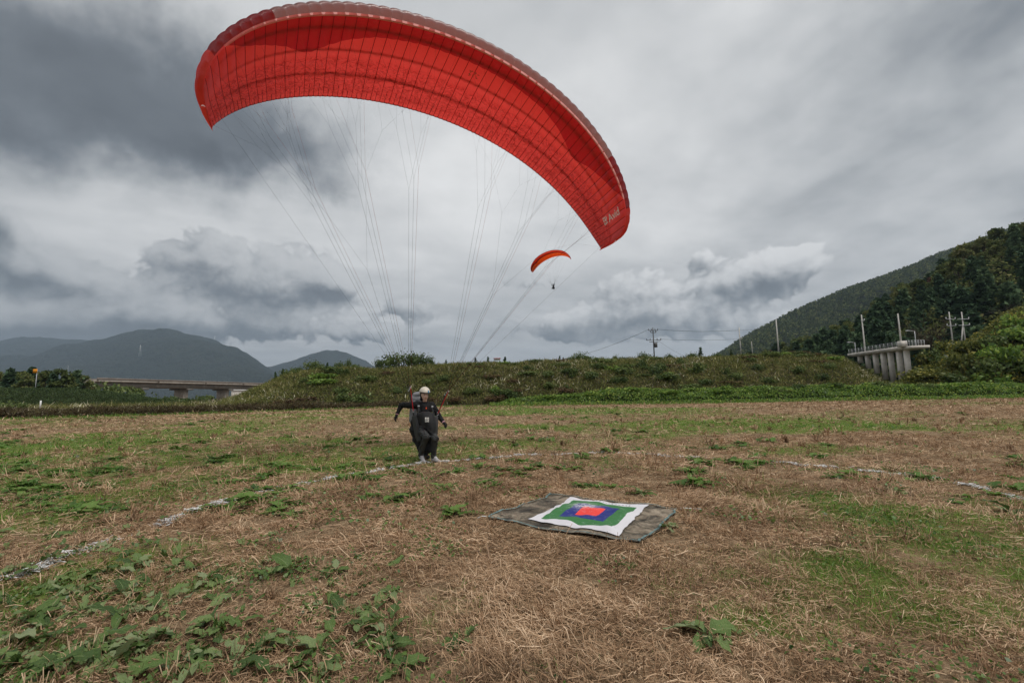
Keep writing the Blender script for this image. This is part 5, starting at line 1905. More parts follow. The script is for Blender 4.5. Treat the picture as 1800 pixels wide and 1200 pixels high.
o = empty('notice_board', rs_, 'small red notice board between pines on the crest', 'sign')
for s_ in (-.42, .42):
    tube_part('post', [(rs_[0] + s_, rs_[1], rs_[2] - .2), (rs_[0] + s_, rs_[1], rs_[2] + .75)], .04, M['pole_dark'], o, 5)
pn = box_part('board', (rs_[0], rs_[1] - .05, rs_[2] + .78), (1.1, .06, .30), 'white', o)
box_part('roof', (rs_[0], rs_[1] - .05, rs_[2] + 1.0), (1.3, .30, .12), 'sign_red', o)
for (u, v0, v1, Y, lb) in ((246, 622, 606, 3900, 'pale lattice mast on the flank of the big mountain'), (119, 652, 642, 3500, 'short lattice mast low on the big mountain'), (377, 602, 590, 5000, 'thin mast on the right shoulder of the big mountain')):
    b_, t_ = at(u, v0, Y), at(u, v1, Y)
    H_ = t_.z - b_.z
    o = empty('lattice_mast', (b_.x, Y, b_.z - 20), lb, 'mast')
    for sx_ in (-1, 1):
        for sy_ in (-1, 1):
            tube_part('leg', [(b_.x + sx_ * H_ * .09, Y + sy_ * H_ * .09, b_.z - 20), (b_.x + sx_ * H_ * .015, Y + sy_ * H_ * .015, t_.z)], H_ * .006, M['white'], o, 4)
    for f_ in (.55, .7, .85):
        w_ = H_ * (.09 - .075 * f_)
        tube_part('crossbar', [(b_.x - w_ - H_ * .06, Y, b_.z + H_ * f_), (b_.x + w_ + H_ * .06, Y, b_.z + H_ * f_)], H_ * .006, M['white'], o, 4)
wh = at(425, 684, 330)
o = empty('shed', (wh.x, 330, 0), 'low white shed roof glimpsed beyond the bridge', 'shed')
box_part('wall', (wh.x, 332, wh.z / 2 - .5), (13, 8, wh.z - 1.0), 'concrete_pale', o)
box_part('roof', (wh.x, 332, wh.z - .3), (14, 9, 1.2), 'white', o, 0, .85)

# ------------------------------------------------------------------ tarpaulin and target cloth


def mat_tarp():
    m = new_mat('worn_tarpaulin')
    co = objpos()
    n1_, n2_ = noise(co, 3.4, 5, 0.65, 0.8), noise(co, 22.0, 4, 0.6)
    c = ramp(n1_ * .8 + n2_ * .2, [(0.38, (0.030, 0.026, 0.021)), (0.47, (0.095, 0.080, 0.060)), (0.54, (0.210, 0.172, 0.126)), (0.64, (0.34, 0.285, 0.215))])
    finish(principled(c, 0.8, bump(n1_ * .7 + n2_ * .4, 0.5, 0.02), 0.2))
    return m


M['tarp'] = mat_tarp()
M['hem'] = plain('turquoise_hem', (0.130, 0.205, 0.200), 0.7, 0.45, 14, 0.3, local=False)
TC = [Vector(on_ground(*q)) for q in ((855, 912), (970, 871), (1195, 898), (1122, 957))]     # left, back, right, near


def quad_at(C, a_, b_):
    """Bilinear point of a four-cornered cloth; a runs left-near to back-right, b across."""
    a_, b_ = np.asarray(a_)[..., None], np.asarray(b_)[..., None]
    c = [np.array(v) for v in C]
    return (c[0] * (1 - a_) + c[1] * a_) * (1 - b_) + (c[3] * (1 - a_) + c[2] * a_) * b_


def cloth_z(x, y, amp, seed):
    return z_at(x, y) * .55 + .022 + (fbm(x * 2.4, y * 2.4, 3, seed) - .5) * amp


n = 56
A2, B2 = np.meshgrid(np.linspace(0, 1, n), np.linspace(0, 1, n), indexing='ij')


def edge_wave(A_, B_, amp, seed):
    """Edges of laid cloth are never straight."""
    da = (fbm(B_ * 5, A_ * 0 + seed, 3, seed) - .5) * amp * (np.abs(A_ - .5) * 2) ** 3
    db = (fbm(A_ * 5, B_ * 0 + seed + 5, 3, seed + 1) - .5) * amp * (np.abs(B_ - .5) * 2) ** 3
    return A_ + da, B_ + db


Aw, Bw = edge_wave(A2, B2, .07, 701)
Q = quad_at(TC, Aw, Bw)
Q[..., 2] = cloth_z(Q[..., 0], Q[..., 1], .05, 711)
tc0 = sum(TC, Vector()) / 4
tp_ = empty('tarpaulin', (tc0.x, tc0.y, 0), 'worn brown tarpaulin with turquoise hem spread on the hay', 'tarpaulin')
place('sheet', npmesh('sheet', Q.reshape(-1, 3), quads(n, n), None, M['tarp'], True), tp_)
hw = .013


def hem(k):
    t = np.linspace(0, 1, 60)
    i0, i1 = (0, hw) if k in (0, 2) else (1 - hw, 1)
    if k < 2:
        a_ = np.stack([np.full(60, i0), np.full(60, i1)], 1)
        b_ = np.stack([t, t], 1)
    else:
        b_ = np.stack([np.full(60, i0), np.full(60, i1)], 1)
        a_ = np.stack([t, t], 1)
    aw, bw = edge_wave(a_, b_, .07, 701)
    h = quad_at(TC, aw, bw)
    h[..., 2] = cloth_z(h[..., 0], h[..., 1], .05, 711) + .006 + (fbm(t * 40, t * 0 + k, 2, 721) * .012)[:, None]
    place('hem', npmesh('hem', h.reshape(-1, 3), quads(60, 2), None, M['hem'], True), tp_)


for k in range(4):
    hem(k)
# tent pegs with cord at two corners
for k in (0, 2):
    c = TC[k]
    o_ = (c - tc0).normalized() * .10
    tube_part('corner_cord', [c + Vector((0, 0, .03)), c + o_ * .5 + Vector((0, 0, .035)), c + o_ * (2.6 if k else 1.0) + Vector((0, 0, .015))], .006, M['white'], tp_, 4)


def mat_target():
    m = new_mat('printed_target_cloth')
    a_, b_, _ = sep(X(X.nt.nodes.new('ShaderNodeTexCoord').outputs['UV']))
    wob = noise(objpos(), 5.0, 3, 0.5)
    d = X.op('ABSOLUTE', a_ - 0.485).max(X.op('ABSOLUTE', b_ - 0.5)) + (wob - 0.5) * 0.008
    c = mixc(d.smooth(0.408, 0.412), (0.045, 0.170, 0.055), (0.64, 0.63, 0.66))
    c = mixc(d.smooth(0.264, 0.268, 1.0, 0.0), c, (0.022, 0.032, 0.185))
    c = mixc(d.smooth(0.130, 0.134, 1.0, 0.0), c, (0.78, 0.060, 0.048))
    # small row of printed writing along the back border
    row = X.op('ABSOLUTE', a_ - 0.935).smooth(0.016, 0.020, 1.0, 0.0)
    inb = X.op('ABSOLUTE', b_ - 0.5).smooth(0.33, 0.34, 1.0, 0.0)
    gl = noise(xyz(b_ * 75.0, a_ * 70.0), 1.0, 2, 0.6, dim='2D').smooth(0.50, 0.56)
    gap = X.op('SINE', b_ * 150.0).smooth(-0.55, -0.35)
    c = mixc(row * inb * gl * gap, c, (0.06, 0.06, 0.08))
    # scuffed print and chalk dust
    dust = (noise(objpos(), 16.0, 4, 0.7).smooth(0.54, 0.78)) * 0.25
    q1_ = (a_ - 0.66) * 9.0
    q2_ = (b_ - 0.36) * 7.0
    spot = ((q1_ * q1_ + q2_ * q2_) * -1.0).exp() * noise(objpos(), 30.0, 4, 0.7).smooth(0.38, 0.6) * 1.1
    c = mixc((dust + spot).clamp(), c, (0.70, 0.70, 0.72))
    p = principled(c, 0.75, bump(noise(objpos(), 9.0, 4, 0.6), 0.35, 0.03), 0.25)
    finish(p)
    return m


M['target'] = mat_target()
KC = [Vector(on_ground(*q)) for q in ((933, 915), (1005, 879), (1137, 893), (1083, 941))]
Aw, Bw = edge_wave(A2, B2, .08, 731)
pull = ((np.abs(A2 - .5) * 2) ** 4 * (np.abs(B2 - .5) * 2) ** 4) * .03
Aw, Bw = Aw + np.sign(A2 - .5) * pull, Bw + np.sign(B2 - .5) * pull
Q = quad_at(KC, Aw, Bw)
Q[..., 2] = cloth_z(Q[..., 0], Q[..., 1], .05, 711) + .012 + np.maximum(0, fbm(A2 * 3.5, B2 * 3.5, 3, 741) - .42) * .085 * np.minimum(1, np.minimum(np.minimum(A2, 1 - A2), np.minimum(B2, 1 - B2)) * 14)
me = npmesh('target_cloth', Q.reshape(-1, 3), quads(n, n), None, M['target'], True)
uvset(me, np.stack([A2.ravel(), B2.ravel()], 1))
tag(place('target_cloth', me), 'white cloth printed with nested green, blue and red squares lying on the tarpaulin', 'target cloth')

# ------------------------------------------------------------------ the pilot


_ico = bmesh.new()
bmesh.ops.create_icosphere(_ico, subdivisions=2, radius=1.0)
ICO = [v.co.copy() for v in _ico.verts]
_ico.free()


def capsule_bm(bm, p0, r0, p1, r1):
    """Tapered limb: the hull of two balls."""
    b2 = bmesh.new()
    p0, p1 = Vector(p0), Vector(p1)
    for p, r in ((p0, r0), (p1, r1)):
        for q in ICO:
            b2.verts.new(p + q * r)
    bmesh.ops.convex_hull(b2, input=list(b2.verts))
    bmesh.ops.delete(b2, geom=[v for v in b2.verts if not v.link_faces], context='VERTS')
    tmp = bpy.data.meshes.new('tmp')
    b2.to_mesh(tmp)
    b2.free()
    bm.from_mesh(tmp)
    bpy.data.meshes.remove(tmp)


def ell_bm(bm, c, rad, axes=None):
    M4 = Matrix.Translation(Vector(c))
    if axes is not None:
        M4 = M4 @ axes.to_4x4()
    bmesh.ops.create_icosphere(bm, subdivisions=3, radius=1.0, matrix=M4 @ Matrix.Diagonal((*rad, 1)))


def blob(name, prims, mats, voxel=.012, smooth=4, parent=None, wrinkle=0.0, wscale=12.0, pick=None, fac=.5):
    """One continuous skin over overlapping limbs: voxel remesh, smoothing, optional cloth folds."""
    bm = bmesh.new()
    for pr_ in prims:
        if pr_[0] == 'c':
            capsule_bm(bm, *pr_[1:5])
        else:
            ell_bm(bm, *pr_[1:])
    me = bpy.data.meshes.new(name)
    bm.to_mesh(me)
    bm.free()
    o = bpy.data.objects.new(name, me)
    COL.objects.link(o)
    m_ = o.modifiers.new('r', 'REMESH')
    m_.mode, m_.voxel_size = 'VOXEL', voxel
    if smooth:
        s_ = o.modifiers.new('s', 'SMOOTH')
        s_.factor, s_.iterations = fac, smooth
    dg = bpy.context.evaluated_depsgraph_get()
    me2 = bpy.data.meshes.new_from_object(o.evaluated_get(dg))
    bpy.data.objects.remove(o)
    bpy.data.meshes.remove(me)
    me2.name = name
    nV = len(me2.vertices)
    co = np.empty(nV * 3, np.float32)
    me2.vertices.foreach_get('co', co)
    co = co.reshape(-1, 3)
    if wrinkle:
        no = np.empty(nV * 3, np.float32)
        me2.vertices.foreach_get('normal', no)
        no = no.reshape(-1, 3)
        w_ = np.abs(fbm(co[:, 0] * wscale + co[:, 2] * wscale * .5, co[:, 2] * wscale * 1.4 + co[:, 1] * wscale, 3, 801) - .5) * 2
        co = co + no * ((w_ - .35) * wrinkle)[:, None]
        me2.vertices.foreach_set('co', co.ravel())
    me2.materials.clear()
    for k in mats:
        me2.materials.append(M[k])
    np_ = len(me2.polygons)
    if pick:
        ce = np.empty(np_ * 3, np.float32)
        me2.polygons.foreach_get('center', ce)
        me2.polygons.foreach_set('material_index', pick(ce.reshape(-1, 3)).astype(np.int32))
    else:
        me2.polygons.foreach_set('material_index', np.zeros(np_, np.int32))
    me2.polygons.foreach_set('use_smooth', np.ones(np_, bool))
    me2.update()
    return place(name, me2, parent)


M['skin'] = plain('skin', (0.70, 0.46, 0.36), 0.5, 0.06, 30, 0.0, 0.4)
M['jacket'] = plain('black_jacket', (0.013, 0.013, 0.014), 0.85, 0.3, 12, 0.4, 0.2)
M['trousers'] = plain('charcoal_trousers', (0.048, 0.049, 0.049), 0.85, 0.2, 10, 0.5, 0.2)
M['glove'] = plain('black_glove', (0.010, 0.010, 0.011), 0.8, 0.2, 20, 0.3, 0.2)
M['hair'] = plain('black_hair', (0.010, 0.009, 0.009), 0.6, 0.2, 40, 0.6, 0.3)
M['helmet'] = plain('cream_helmet', (0.62, 0.57, 0.48), 0.35, 0.05, 6, 0.0, 0.5)
M['sticker'] = plain('blue_sticker', (0.02, 0.22, 0.42), 0.4, 0.05)
M['shoe'] = plain('grey_trainer', (0.42, 0.40, 0.40), 0.8, 0.3, 60, 0.5)
M['sole'] = plain('dark_sole', (0.045, 0.042, 0.042), 0.8, 0.2)
M['lips'] = plain('lips', (0.36, 0.13, 0.11), 0.5, 0.05)
M['eye_dark'] = plain('dark_eye', (0.015, 0.012, 0.010), 0.3, 0.05)
M['harness'] = plain('black_harness_cloth', (0.020, 0.020, 0.021), 0.75, 0.3, 10, 0.5, 0.25)
M['apron'] = plain('charcoal_cover_cloth', (0.021, 0.021, 0.022), 0.75, 0.15, 9, 0.4, 0.25)
M['panel'] = plain('grey_side_cloth', (0.048, 0.048, 0.049), 0.75, 0.15, 9, 0.4, 0.25)
M['back'] = plain('light_grey_back_cloth', (0.23, 0.235, 0.25), 0.8, 0.15, 14, 0.5, 0.2)
M['orange_tag'] = plain('orange_tag', (0.75, 0.08, 0.02), 0.6)
M['pink'] = plain('pink_cuff', (0.55, 0.28, 0.32), 0.7)


def J(u, v, Y):
    return at(u, v, Y)


Y0 = 9.80
fwd = Vector((.42, -.90, 0)).normalized()
lft = Vector((-fwd.y, fwd.x, 0))           # towards her left, image right
if lft.x < 0:
    lft = -lft
up = Vector((0, 0, 1))
head_c = J(746.5, 693, Y0 + .10)
neck = J(747, 708, Y0 + .16)
chest = J(746, 722, Y0 + .16)
belly = J(745, 738, Y0 + .18)
pelv = J(746, 751, Y0 + .16)
shL, shR = chest - lft * .165 + up * .125, chest + lft * .165 + up * .115      # image left / right
elL, wrL = J(705.5, 711.5, Y0 + .34), J(698, 728, Y0 + .30)
elR, wrR = J(772.5, 733, Y0 + .26), J(780, 742.5, Y0 + .12)
hipL, hipR = pelv - lft * .09, pelv + lft * .09
knL, anL = J(749.5, 767, Y0 - .24), J(740.5, 800, Y0 + .02)
knR, anR = J(764.5, 770, Y0 - .20), J(762.5, 803, Y0 - .02)
tgt = Vector((.50, -.84, -.20)).normalized()                                  # where she looks
hside = tgt.cross(up).normalized()
hup = hside.cross(tgt).normalized()
HM = Matrix((hside, tgt, hup)).transposed()                                    # columns: side, forward, up
hp = lambda x_, y_, z_: head_c + hside * x_ + tgt * y_ + hup * z_
ppl = empty('person', (head_c.x, head_c.y, 0), 'pilot in black jacket and cream helmet touching down with arms spread', 'person')

body_pr = [('c', neck + up * .05, .055, neck - up * .05, .06), ('c', neck - up * .04, .085, chest, .135), ('c', chest, .14, belly, .125), ('c', belly, .125, pelv, .14),
           ('c', shL, .060, shR, .060), ('c', shL, .058, elL, .042), ('c', elL, .042, wrL, .028), ('c', shR, .058, elR, .042), ('c', elR, .042, wrR, .028),
           ('c', hipL, .09, knL, .058), ('c', knL, .058, anL, .036), ('c', hipR, .09, knR, .058), ('c', knR, .058, anR, .036),
           # head: skull, face, jaw, nose, brow, ears
           ('e', hp(0, -.012, .030), (.074, .092, .088), HM), ('e', hp(0, .030, -.030), (.070, .062, .088), HM), ('e', hp(0, .050, -.085), (.042, .034, .032), HM),
           ('c', hp(0, .086, -.008), .011, hp(0, .103, -.036), .015), ('e', hp(-.034, .058, -.028), (.022, .018, .024), HM), ('e', hp(.034, .058, -.028), (.022, .018, .024), HM),
           ('c', hp(-.030, .074, .014), .010, hp(.030, .074, .014), .010), ('e', hp(-.074, -.006, -.016), (.010, .018, .030), HM), ('e', hp(.074, -.006, -.016), (.010, .018, .030), HM),
           ('c', hp(0, .03, -.10), .045, neck, .05)]


def hand(w, e, curl_dir, palm_n, mirror):
    """Palm, four unequal curled fingers and a thumb leaving the side of the palm."""
    d = (w - e).normalized()
    n_ = (palm_n - d * palm_n.dot(d)).normalized()
    s_ = d.cross(n_) * mirror
    pr_ = [('c', w, .026, w + d * .03, .030), ('c', w + d * .03 - s_ * .02, .020, w + d * .085 - s_ * .026, .016), ('c', w + d * .03 + s_ * .02, .020, w + d * .085 + s_ * .026, .016), ('c', w + d * .03, .022, w + d * .085, .018)]
    for k, L_ in ((-1.5, .060), (-.5, .074), (.5, .079), (1.5, .070)):
        b0_ = w + d * .080 + s_ * (k * .0185)
        k1 = b0_ + d * L_ * .50 + n_ * .006
        k2 = k1 + (d * .75 + n_ * .66) * L_ * .32
        k3 = k2 + (d * .35 + n_ * .94) * L_ * .26
        pr_ += [('c', b0_, .0095, k1, .009), ('c', k1, .009, k2, .0085), ('c', k2, .0085, k3, .0075)]
    t0 = w + d * .025 + s_ * .026
    t1 = t0 + (d * .6 + s_ * .75 + n_ * .3) * .036
    t2 = t1 + (d * .85 + s_ * .25 + n_ * .5) * .030
    pr_ += [('c', t0, .013, t1, .011), ('c', t1, .011, t2, .009)]
    return pr_


hand_L = hand(wrL, elL, None, (fwd * -.3 + Vector((.8, 0, -.3))), 1)
hand_R = hand(wrR, elR, None, (fwd * .2 + Vector((-.6, 0, -.6))), -1)
hc = np.array(head_c)


def pick_body(c):
    rel = c - np.array(neck)
    return np.where(np.linalg.norm(c - hc, axis=1) < .16, 0, np.where(c[:, 2] > pelv.z, 1, 2))


blob('body', body_pr + hand_L + hand_R, ['skin', 'jacket', 'trousers'], .0075, 3, ppl, pick=pick_body)
# gloves, jacket, trousers, hair, helmet, shoes over it


def swell(prims, k):
    return [(p[0], p[1], p[2] + k, p[3], p[4] + k) for p in prims]


blob('glove', swell(hand_L, .0035), ['glove'], .0055, 2, ppl)
blob('glove', swell(hand_R, .0035), ['glove'], .0055, 2, ppl)
for w_, e_ in ((wrL, elL), (wrR, elR)):
    d_ = (w_ - e_).normalized()
    tube_part('cuff', [w_ - d_ * .012, w_ + d_ * .004], .040, M['pink'], ppl, 14, .038)
dL, dR = (wrL - elL).normalized(), (wrR - elR).normalized()
jack = [('c', neck - up * .015, .080, chest + up * .05, .150), ('c', chest, .160, belly, .150), ('c', belly, .150, pelv + up * .03, .155), ('c', shL, .082, shR, .080), ('c', shL, .082, elL, .062), ('c', elL, .062, wrL - dL * .03, .044),
        ('c', shR, .082, elR, .062), ('c', elR, .062, wrR - dR * .03, .044), ('c', neck + up * .03, .066, neck - up * .03, .085)]
blob('jacket', jack, ['jacket'], .0095, 3, ppl, .016, 15)
tro = [('c', pelv + up * .02, .150, pelv - up * .03, .14), ('c', hipL, .105, knL, .080), ('c', knL, .080, anL + up * .12, .062), ('c', anL + up * .12, .062, anL + up * .01, .070),
       ('c', hipR, .105, knR, .080), ('c', knR, .080, anR + up * .12, .062), ('c', anR + up * .12, .062, anR + up * .01, .070)]
blob('trousers', tro, ['trousers'], .0095, 2, ppl, .034, 10)
hair_pr = [('e', hp(0, -.045, .005), (.086, .075, .100), HM), ('c', hp(-.072, -.03, -.03), .024, hp(-.066, -.02, -.10), .020), ('c', hp(.072, -.03, -.03), .022, hp(.062, -.02, -.10), .018), ('c', hp(-.05, -.05, -.08), .04, hp(-.05, -.06, -.14), .035), ('c', hp(.04, -.05, -.08), .04, hp(.04, -.06, -.13), .035)]
blob('hair', hair_pr, ['hair'], .008, 2, ppl, .008, 40)
# helmet: an open shell over the skull with a rim
bm = bmesh.new()
bmesh.ops.create_uvsphere(bm, u_segments=40, v_segments=24, radius=1.0)
bmesh.ops.delete(bm, geom=[v for v in bm.verts if v.co.z < (-.28 if v.co.y < .15 else .02 + .10 * max(0, v.co.y)) - .0], context='VERTS')
for v in bm.verts:
    v.co = Vector((v.co.x * .116, v.co.y * .138, v.co.z * .128))
me = bpy.data.meshes.new('helmet')
bm.to_mesh(me)
bm.free()
T4 = Matrix.Translation(hp(0, -.008, .038)) @ HM.to_4x4()
me.transform(T4)
me.materials.append(M['helmet'])
for p_ in me.polygons:
    p_.use_smooth = True
helm = place('helmet', me, ppl)
sm_ = helm.modifiers.new('thickness', 'SOLIDIFY')
sm_.thickness = .012
helm['label'] = 'cream open-face helmet with blue sticker'


def sub_of(par, name, v, f, mat, smooth=False):
    o_ = bpy.data.objects.new(name, npmesh(name, v, f, None, M[mat], smooth))
    COL.objects.link(o_)
    o_.parent = par
    return o_


def surf_patch(fn, n=6, m_=6):
    A_, B_ = np.meshgrid(np.linspace(0, 1, n), np.linspace(0, 1, m_), indexing='ij')
    P_ = np.array([[fn(a_, b_) for b_ in np.linspace(0, 1, m_)] for a_ in np.linspace(0, 1, n)])
    return P_.reshape(-1, 3), quads(n, m_)


def helm_pt(th, ph, k=1.02):
    return T4 @ Vector((.1235 * math.sin(th) * math.cos(ph) * k, .1455 * math.cos(th) * math.cos(ph) * k, .1355 * math.sin(ph) * k))


v_, f_ = surf_patch(lambda a_, b_: helm_pt(-.42 + .20 * a_, .16 + .36 * b_, 1.012))
sub_of(helm, 'sticker', v_, f_, 'sticker')
tube_pts = [helm_pt(th, .115 if abs(th) < 1.3 else -.25, 1.0) for th in np.linspace(-1.25, 1.25, 20)]
v_, f_ = tube(tube_pts, .009, 6)
sub_of(helm, 'rim', v_, f_, 'hair', True)
v_, f_ = tube([hp(-.088, -.005, .0), hp(-.075, .01, -.07), hp(-.03, .035, -.118), hp(.03, .035, -.118), hp(.075, .01, -.07), hp(.088, -.005, .0)], .007, 5)
sub_of(helm, 'chin_strap', v_, f_, 'web_black', True)
for s_ in (-1, 1):
    blob('eye', [('e', hp(s_ * .031, .084, -.005), (.014, .006, .0050), HM)], ['eye_dark'], .0025, 1, ppl)
    blob('eyebrow', [('c', hp(s_ * .016, .090, .016), .0035, hp(s_ * .048, .076, .018), .003)], ['hair'], .0025, 1, ppl)
blob('mouth', [('c', hp(-.019, .086, -.068), .0055, hp(.019, .086, -.068), .0055), ('c', hp(-.008, .091, -.068), .006, hp(.008, .091, -.068), .006)], ['lips'], .003, 1, ppl)
ground_z = lambda p: float(z_at(np.array([p.x]), np.array([p.y]))[0])
for an, dr, lift in ((anL, Vector((.55, -.80, -.42)), 0.0), (anR, Vector((.75, -.66, -.12)), 0.0)):
    dr = dr.normalized()
    heel, toe = an - up * .045 - dr * .035, an - up * .055 + dr * .175
    sh = blob('shoe', [('c', an + up * .01, .046, heel, .042), ('c', heel, .042, an + dr * .06 - up * .040, .044), ('c', an + dr * .06 - up * .040, .044, toe, .036), ('c', an + dr * .02, .045, an + dr * .10 - up * .03, .036)], ['shoe'], .007, 3, ppl)
    so = blob('sole', [('c', heel - up * .030, .030, an + dr * .06 - up * .072, .030), ('c', an + dr * .06 - up * .072, .030, toe - up * .022, .026)], ['sole'], .008, 2, None)
    so.parent = sh

# harness: worn, but a thing of its own
hr = empty('harness', (pelv.x, pelv.y, 0), 'dark paragliding harness with light grey back and front cover worn by the landing pilot', 'harness')
bk = -fwd
blob('back_protector', [('c', J(729, 693, Y0 + .36), .055, J(737, 692, Y0 + .38), .06), ('c', J(727, 700, Y0 + .38), .075, J(742, 702, Y0 + .42), .08), ('c', J(726, 712, Y0 + .40), .085, J(746, 714, Y0 + .44), .10), ('c', J(726, 735, Y0 + .38), .095, J(752, 738, Y0 + .42), .12),
                       ('c', J(727, 700, Y0 + .38), .07, J(726, 738, Y0 + .38), .095), ('c', J(742, 702, Y0 + .42), .08, J(750, 738, Y0 + .42), .12)], ['back'], .013, 22, hr, .010, 7)
blob('seat', [('c', J(729, 742, Y0 + .30), .10, J(760, 746, Y0 + .34), .10), ('c', J(727, 755, Y0 + .28), .10, J(760, 757, Y0 + .30), .10), ('c', J(732, 772, Y0 + .26), .10, J(757, 772, Y0 + .26), .10),
              ('c', J(740, 790, Y0 + .22), .085, J(754, 790, Y0 + .22), .085), ('c', J(745, 804, Y0 + .20), .05, J(752, 803, Y0 + .20), .05), ('c', J(727, 755, Y0 + .28), .09, J(740, 790, Y0 + .22), .08), ('c', J(760, 757, Y0 + .30), .09, J(754, 790, Y0 + .22), .08), ('c', J(745, 745, Y0 + .32), .1, J(747, 800, Y0 + .22), .06)],
     ['harness'], .013, 4, hr, .02, 8)


def draped(name, top, bot, bulge, mat, thick=.012, n=16, m_=14, fold=.008):
    """A cloth panel between an upper and a lower edge, swelling towards the front."""
    tp = np.array([J(*q) for q in top])
    bt = np.array([J(*q) for q in bot])
    s0 = np.linspace(0, 1, len(tp))
    s1 = np.linspace(0, 1, len(bt))
    P_ = []
    for i in range(n):
        a_ = i / (n - 1)
        t0 = np.array([np.interp(a_, s0, tp[:, k]) for k in range(3)])
        b0_ = np.array([np.interp(a_, s1, bt[:, k]) for k in range(3)])
        for j in range(m_):
            c = j / (m_ - 1)
            q = t0 * (1 - c) + b0_ * c
            q = q + np.array(fwd) * bulge * math.sin(math.pi * a_) * (.35 + .65 * math.sin(math.pi * min(1, c * 1.1)))
            q = q + np.array(fwd) * (fbm(np.array([a_ * 6.0 + c * 2]), np.array([c * 3.0]), 2, 811)[0] - .5) * fold * 2
            P_.append(q)
    me_ = npmesh(name, np.array(P_), quads(n, m_), None, M[mat], True)
    o_ = place(name, me_, hr)
    md = o_.modifiers.new('thickness', 'SOLIDIFY')
    md.thickness = thick
    md.offset = 0
    return o_


apron = draped('front_cover', [(733, 730, Y0 - .02), (736, 726, Y0 - .05), (742, 723.3, Y0 - .07), (752, 723, Y0 - .07), (759, 725, Y0 - .05), (764, 731, Y0 - .02), (767, 740, Y0 + .03)],
               [(736, 743, Y0 - .04), (741, 746, Y0 - .08), (746, 750, Y0 - .14), (751, 756, Y0 - .18), (757, 762, Y0 - .18), (763, 767, Y0 - .16), (768, 767, Y0 - .04)], .09, 'apron', fold=.012)
draped('side_panel', [(724, 732, Y0 + .12), (729, 728, Y0 + .02), (734, 728, Y0 - .02)], [(730, 768, Y0 + .12), (734, 777, Y0 + .02), (741, 774, Y0 - .05)], .05, 'panel', fold=.014)
draped('side_panel', [(764, 731, Y0 - .02), (768, 729, Y0 + .06), (770, 733, Y0 + .14)], [(765, 766, Y0 - .10), (768, 765, Y0 + .0), (769, 760, Y0 + .12)], .04, 'panel', fold=.01)
# white mark printed on the cover: two rows of block characters
EV, EF = [], []
for (x0, y0, x1, y1) in [(0, .55, .16, 1.0), (.16, .86, .34, 1.0), (.24, .55, .34, .80), (.42, .60, .52, 1.0), (.52, .55, .70, .70), (.62, .76, .72, 1.0), (.80, .55, 1.0, .66), (.80, .78, .90, 1.0), (.93, .70, 1.0, 1.0),
                         (0, .0, .10, .45), (.10, .0, .28, .10), (.10, .34, .28, .45), (.36, .0, .46, .45), (.46, .18, .62, .28), (.62, .0, .72, .45), (.80, .0, 1.0, .14), (.80, .22, 1.0, .45)]:
    for (x_, y_) in ((x0, y0), (x1, y0), (x1, y1), (x0, y1)):
        u_, v__ = 747.2 + x_ * 6.6, 741.5 - y_ * 8.2
        EV.append(Vector(J(u_, v__, Y0 - .0)))
    EF.append([len(EV) - 4, len(EV) - 3, len(EV) - 2, len(EV) - 1])
bpy.context.view_layer.update()
dg = bpy.context.evaluated_depsgraph_get()
ev = apron.evaluated_get(dg)
EP = []
for q in EV:
    o_ = Vector((0, 0, EYE))
    d_ = (q - o_).normalized()
    inv = ev.matrix_world.inverted()
    ok, loc, nr_, _ = ev.ray_cast(inv @ o_, (inv.to_3x3() @ d_).normalized())
    EP.append(np.array(ev.matrix_world @ loc) - np.array(d_) * .006 if ok else np.array(q))
emb = bpy.data.objects.new('printed_mark', npmesh('printed_mark', np.array(EP), np.array(EF), None, M['white_print']))
COL.objects.link(emb)
emb.parent = apron
# shoulder straps with buckles, chest tag, carabiners
for (a_, b_, c_) in ((( 735, 710, Y0 + .05), (736, 718, Y0 - .03), (735, 727, Y0 - .04)), ((759, 711, Y0 + .06), (760, 719, Y0 + .0), (763, 729, Y0 - .0))):
    pts = np.array([J(*a_), J(*b_), J(*c_)])
    wv = np.array(lft) * .020
    fr = np.array(fwd) * .014
    RV = np.concatenate([np.stack([pts - wv + fr, pts + wv + fr], 1).reshape(-1, 3), np.stack([pts - wv, pts + wv], 1).reshape(-1, 3)])
    st = place('shoulder_strap', npmesh('shoulder_strap', RV, np.concatenate([quads(3, 2), quads(3, 2, 6)]), None, M['harness']), hr)
    v_, f_ = box_np(pts[0] * .55 + pts[1] * .45 + fr * 1.6, (.040, .016, .030))
    bo = sub_of(st, 'buckle', v_, f_, 'galv')
v_, f_ = box_np(J(749.3, 717.5, Y0 - .06), (.022, .02, .04))
place('orange_tag', npmesh('orange_tag', v_, f_, None, M['orange_tag']), hr)
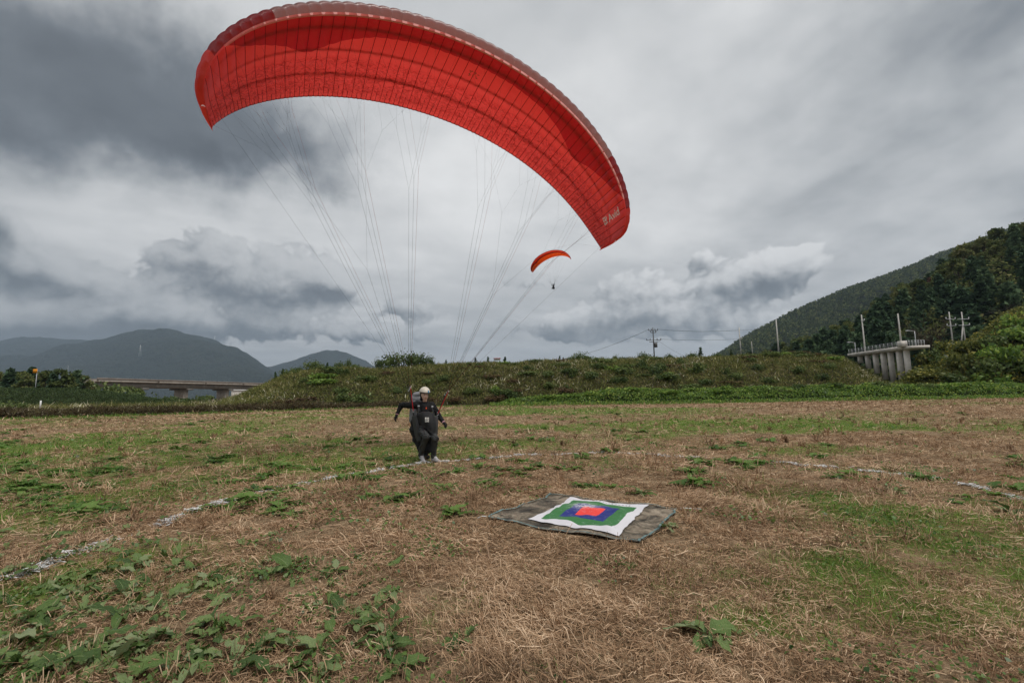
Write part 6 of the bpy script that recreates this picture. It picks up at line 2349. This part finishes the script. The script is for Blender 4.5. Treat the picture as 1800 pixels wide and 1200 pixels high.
for sd in (-1, 1):
    c = Vector(car[sd])
    pts = [c + up * (.035 * math.cos(a_)) + lft * (.016 * math.sin(a_)) for a_ in np.linspace(0, 6.283, 15)]
    v_, f_ = tube(pts, .0055, 6, closed_ends=False)
    place('carabiner', npmesh('carabiner', v_, f_, None, M['steel'], True), hr)
    tube_part('hang_loop', [c - up * .03, c - up * .12 - fwd * .05 - lft * sd * .02, (pelv + lft * sd * .16) + up * .02], .012, M['harness'], hr, 6)
    # brake handle with its line, pushed down by the hand
    h_ = Vector(wrL if sd < 0 else wrR) + (Vector(wrL - elL if sd < 0 else wrR - elR)).normalized() * .085
    bh = tube_part('brake_handle', [h_ + lft * (.035 * math.cos(a_)) + up * (.035 * math.sin(a_)) for a_ in np.linspace(0, 6.0, 11)], .007, M['web_black'], pg, 5)
    rear_ = car[sd] + (wing.point(.45 * sd, .3, 0) - car[sd]) / np.linalg.norm(wing.point(.45 * sd, .3, 0) - car[sd]) * .44 - wing.ey * .13
    tube_part('brake_line', [h_ + up * .03, rear_], .0022, M['line_dark'], pg, 3)

# ------------------------------------------------------------------ the far pilot
h2 = Vector(HANG2)
f2 = Vector((w2.ey[0], w2.ey[1], 0)).normalized()
l2 = Vector((-f2.y, f2.x, 0))
pp2 = empty('person', h2 - up * .6, 'tiny dark pilot hanging under the far orange paraglider', 'person')
ch = h2 - f2 * .12 + up * .10
pv = h2 - f2 * .02 - up * .38
blob('body', [('c', ch + up * .38, .11, ch + up * .36 + f2 * .04, .09), ('c', ch + up * .22, .10, ch, .17), ('c', ch, .17, pv, .17), ('c', ch + l2 * .2 + up * .12, .07, ch + l2 * .34 + up * .36, .05), ('c', ch + l2 * .34 + up * .36, .05, ch + l2 * .26 + up * .62, .04),
              ('c', ch - l2 * .2 + up * .12, .07, ch - l2 * .34 + up * .36, .05), ('c', ch - l2 * .34 + up * .36, .05, ch - l2 * .26 + up * .62, .04), ('c', ch + l2 * .2 + up * .12, .08, ch - l2 * .2 + up * .12, .08),
              ('c', pv + l2 * .1, .10, pv + l2 * .1 + f2 * .42 + up * .02, .07), ('c', pv + l2 * .1 + f2 * .42, .07, pv + l2 * .1 + f2 * .55 - up * .38, .05), ('c', pv - l2 * .1, .10, pv - l2 * .1 + f2 * .42 + up * .02, .07), ('c', pv - l2 * .1 + f2 * .42, .07, pv - l2 * .1 + f2 * .55 - up * .38, .05)],
     ['jacket'], .03, 2, pp2)
h3 = empty('harness', h2 - up * .6, 'black harness seat carrying the far pilot', 'harness')
blob('seat', [('c', pv - f2 * .15 + l2 * .16, .16, pv - f2 * .15 - l2 * .16, .16), ('c', pv - f2 * .24 + up * .4, .14, pv - f2 * .2 - up * .08, .20), ('c', pv - up * .10 + l2 * .12, .13, pv + f2 * .25 - up * .08, .11)], ['harness'], .035, 3, h3)

# ------------------------------------------------------------------ air
hz = bpy.data.meshes.new('haze')
hbm = bmesh.new()
bmesh.ops.create_cube(hbm, size=1.0, matrix=Matrix.Translation((0, 0, 470)) @ Matrix.Diagonal((19600, 19600, 944, 1)))
hbm.to_mesh(hz)
hbm.free()
hm = new_mat('hazy_air')
pvn = X.nt.nodes.new('ShaderNodeVolumePrincipled')
pvn.inputs['Color'].default_value = (0.60, 0.75, 0.93, 1)
pvn.inputs['Density'].default_value = 0.000095
pvn.inputs['Anisotropy'].default_value = 0.2
om_ = X.nt.nodes.new('ShaderNodeOutputMaterial')
X.nt.links.new(pvn.outputs[0], om_.inputs['Volume'])
hz.materials.append(hm)
hzo = place('haze', hz)
tag(hzo, 'thin blue-grey haze in the distance', 'haze', kind='stuff')
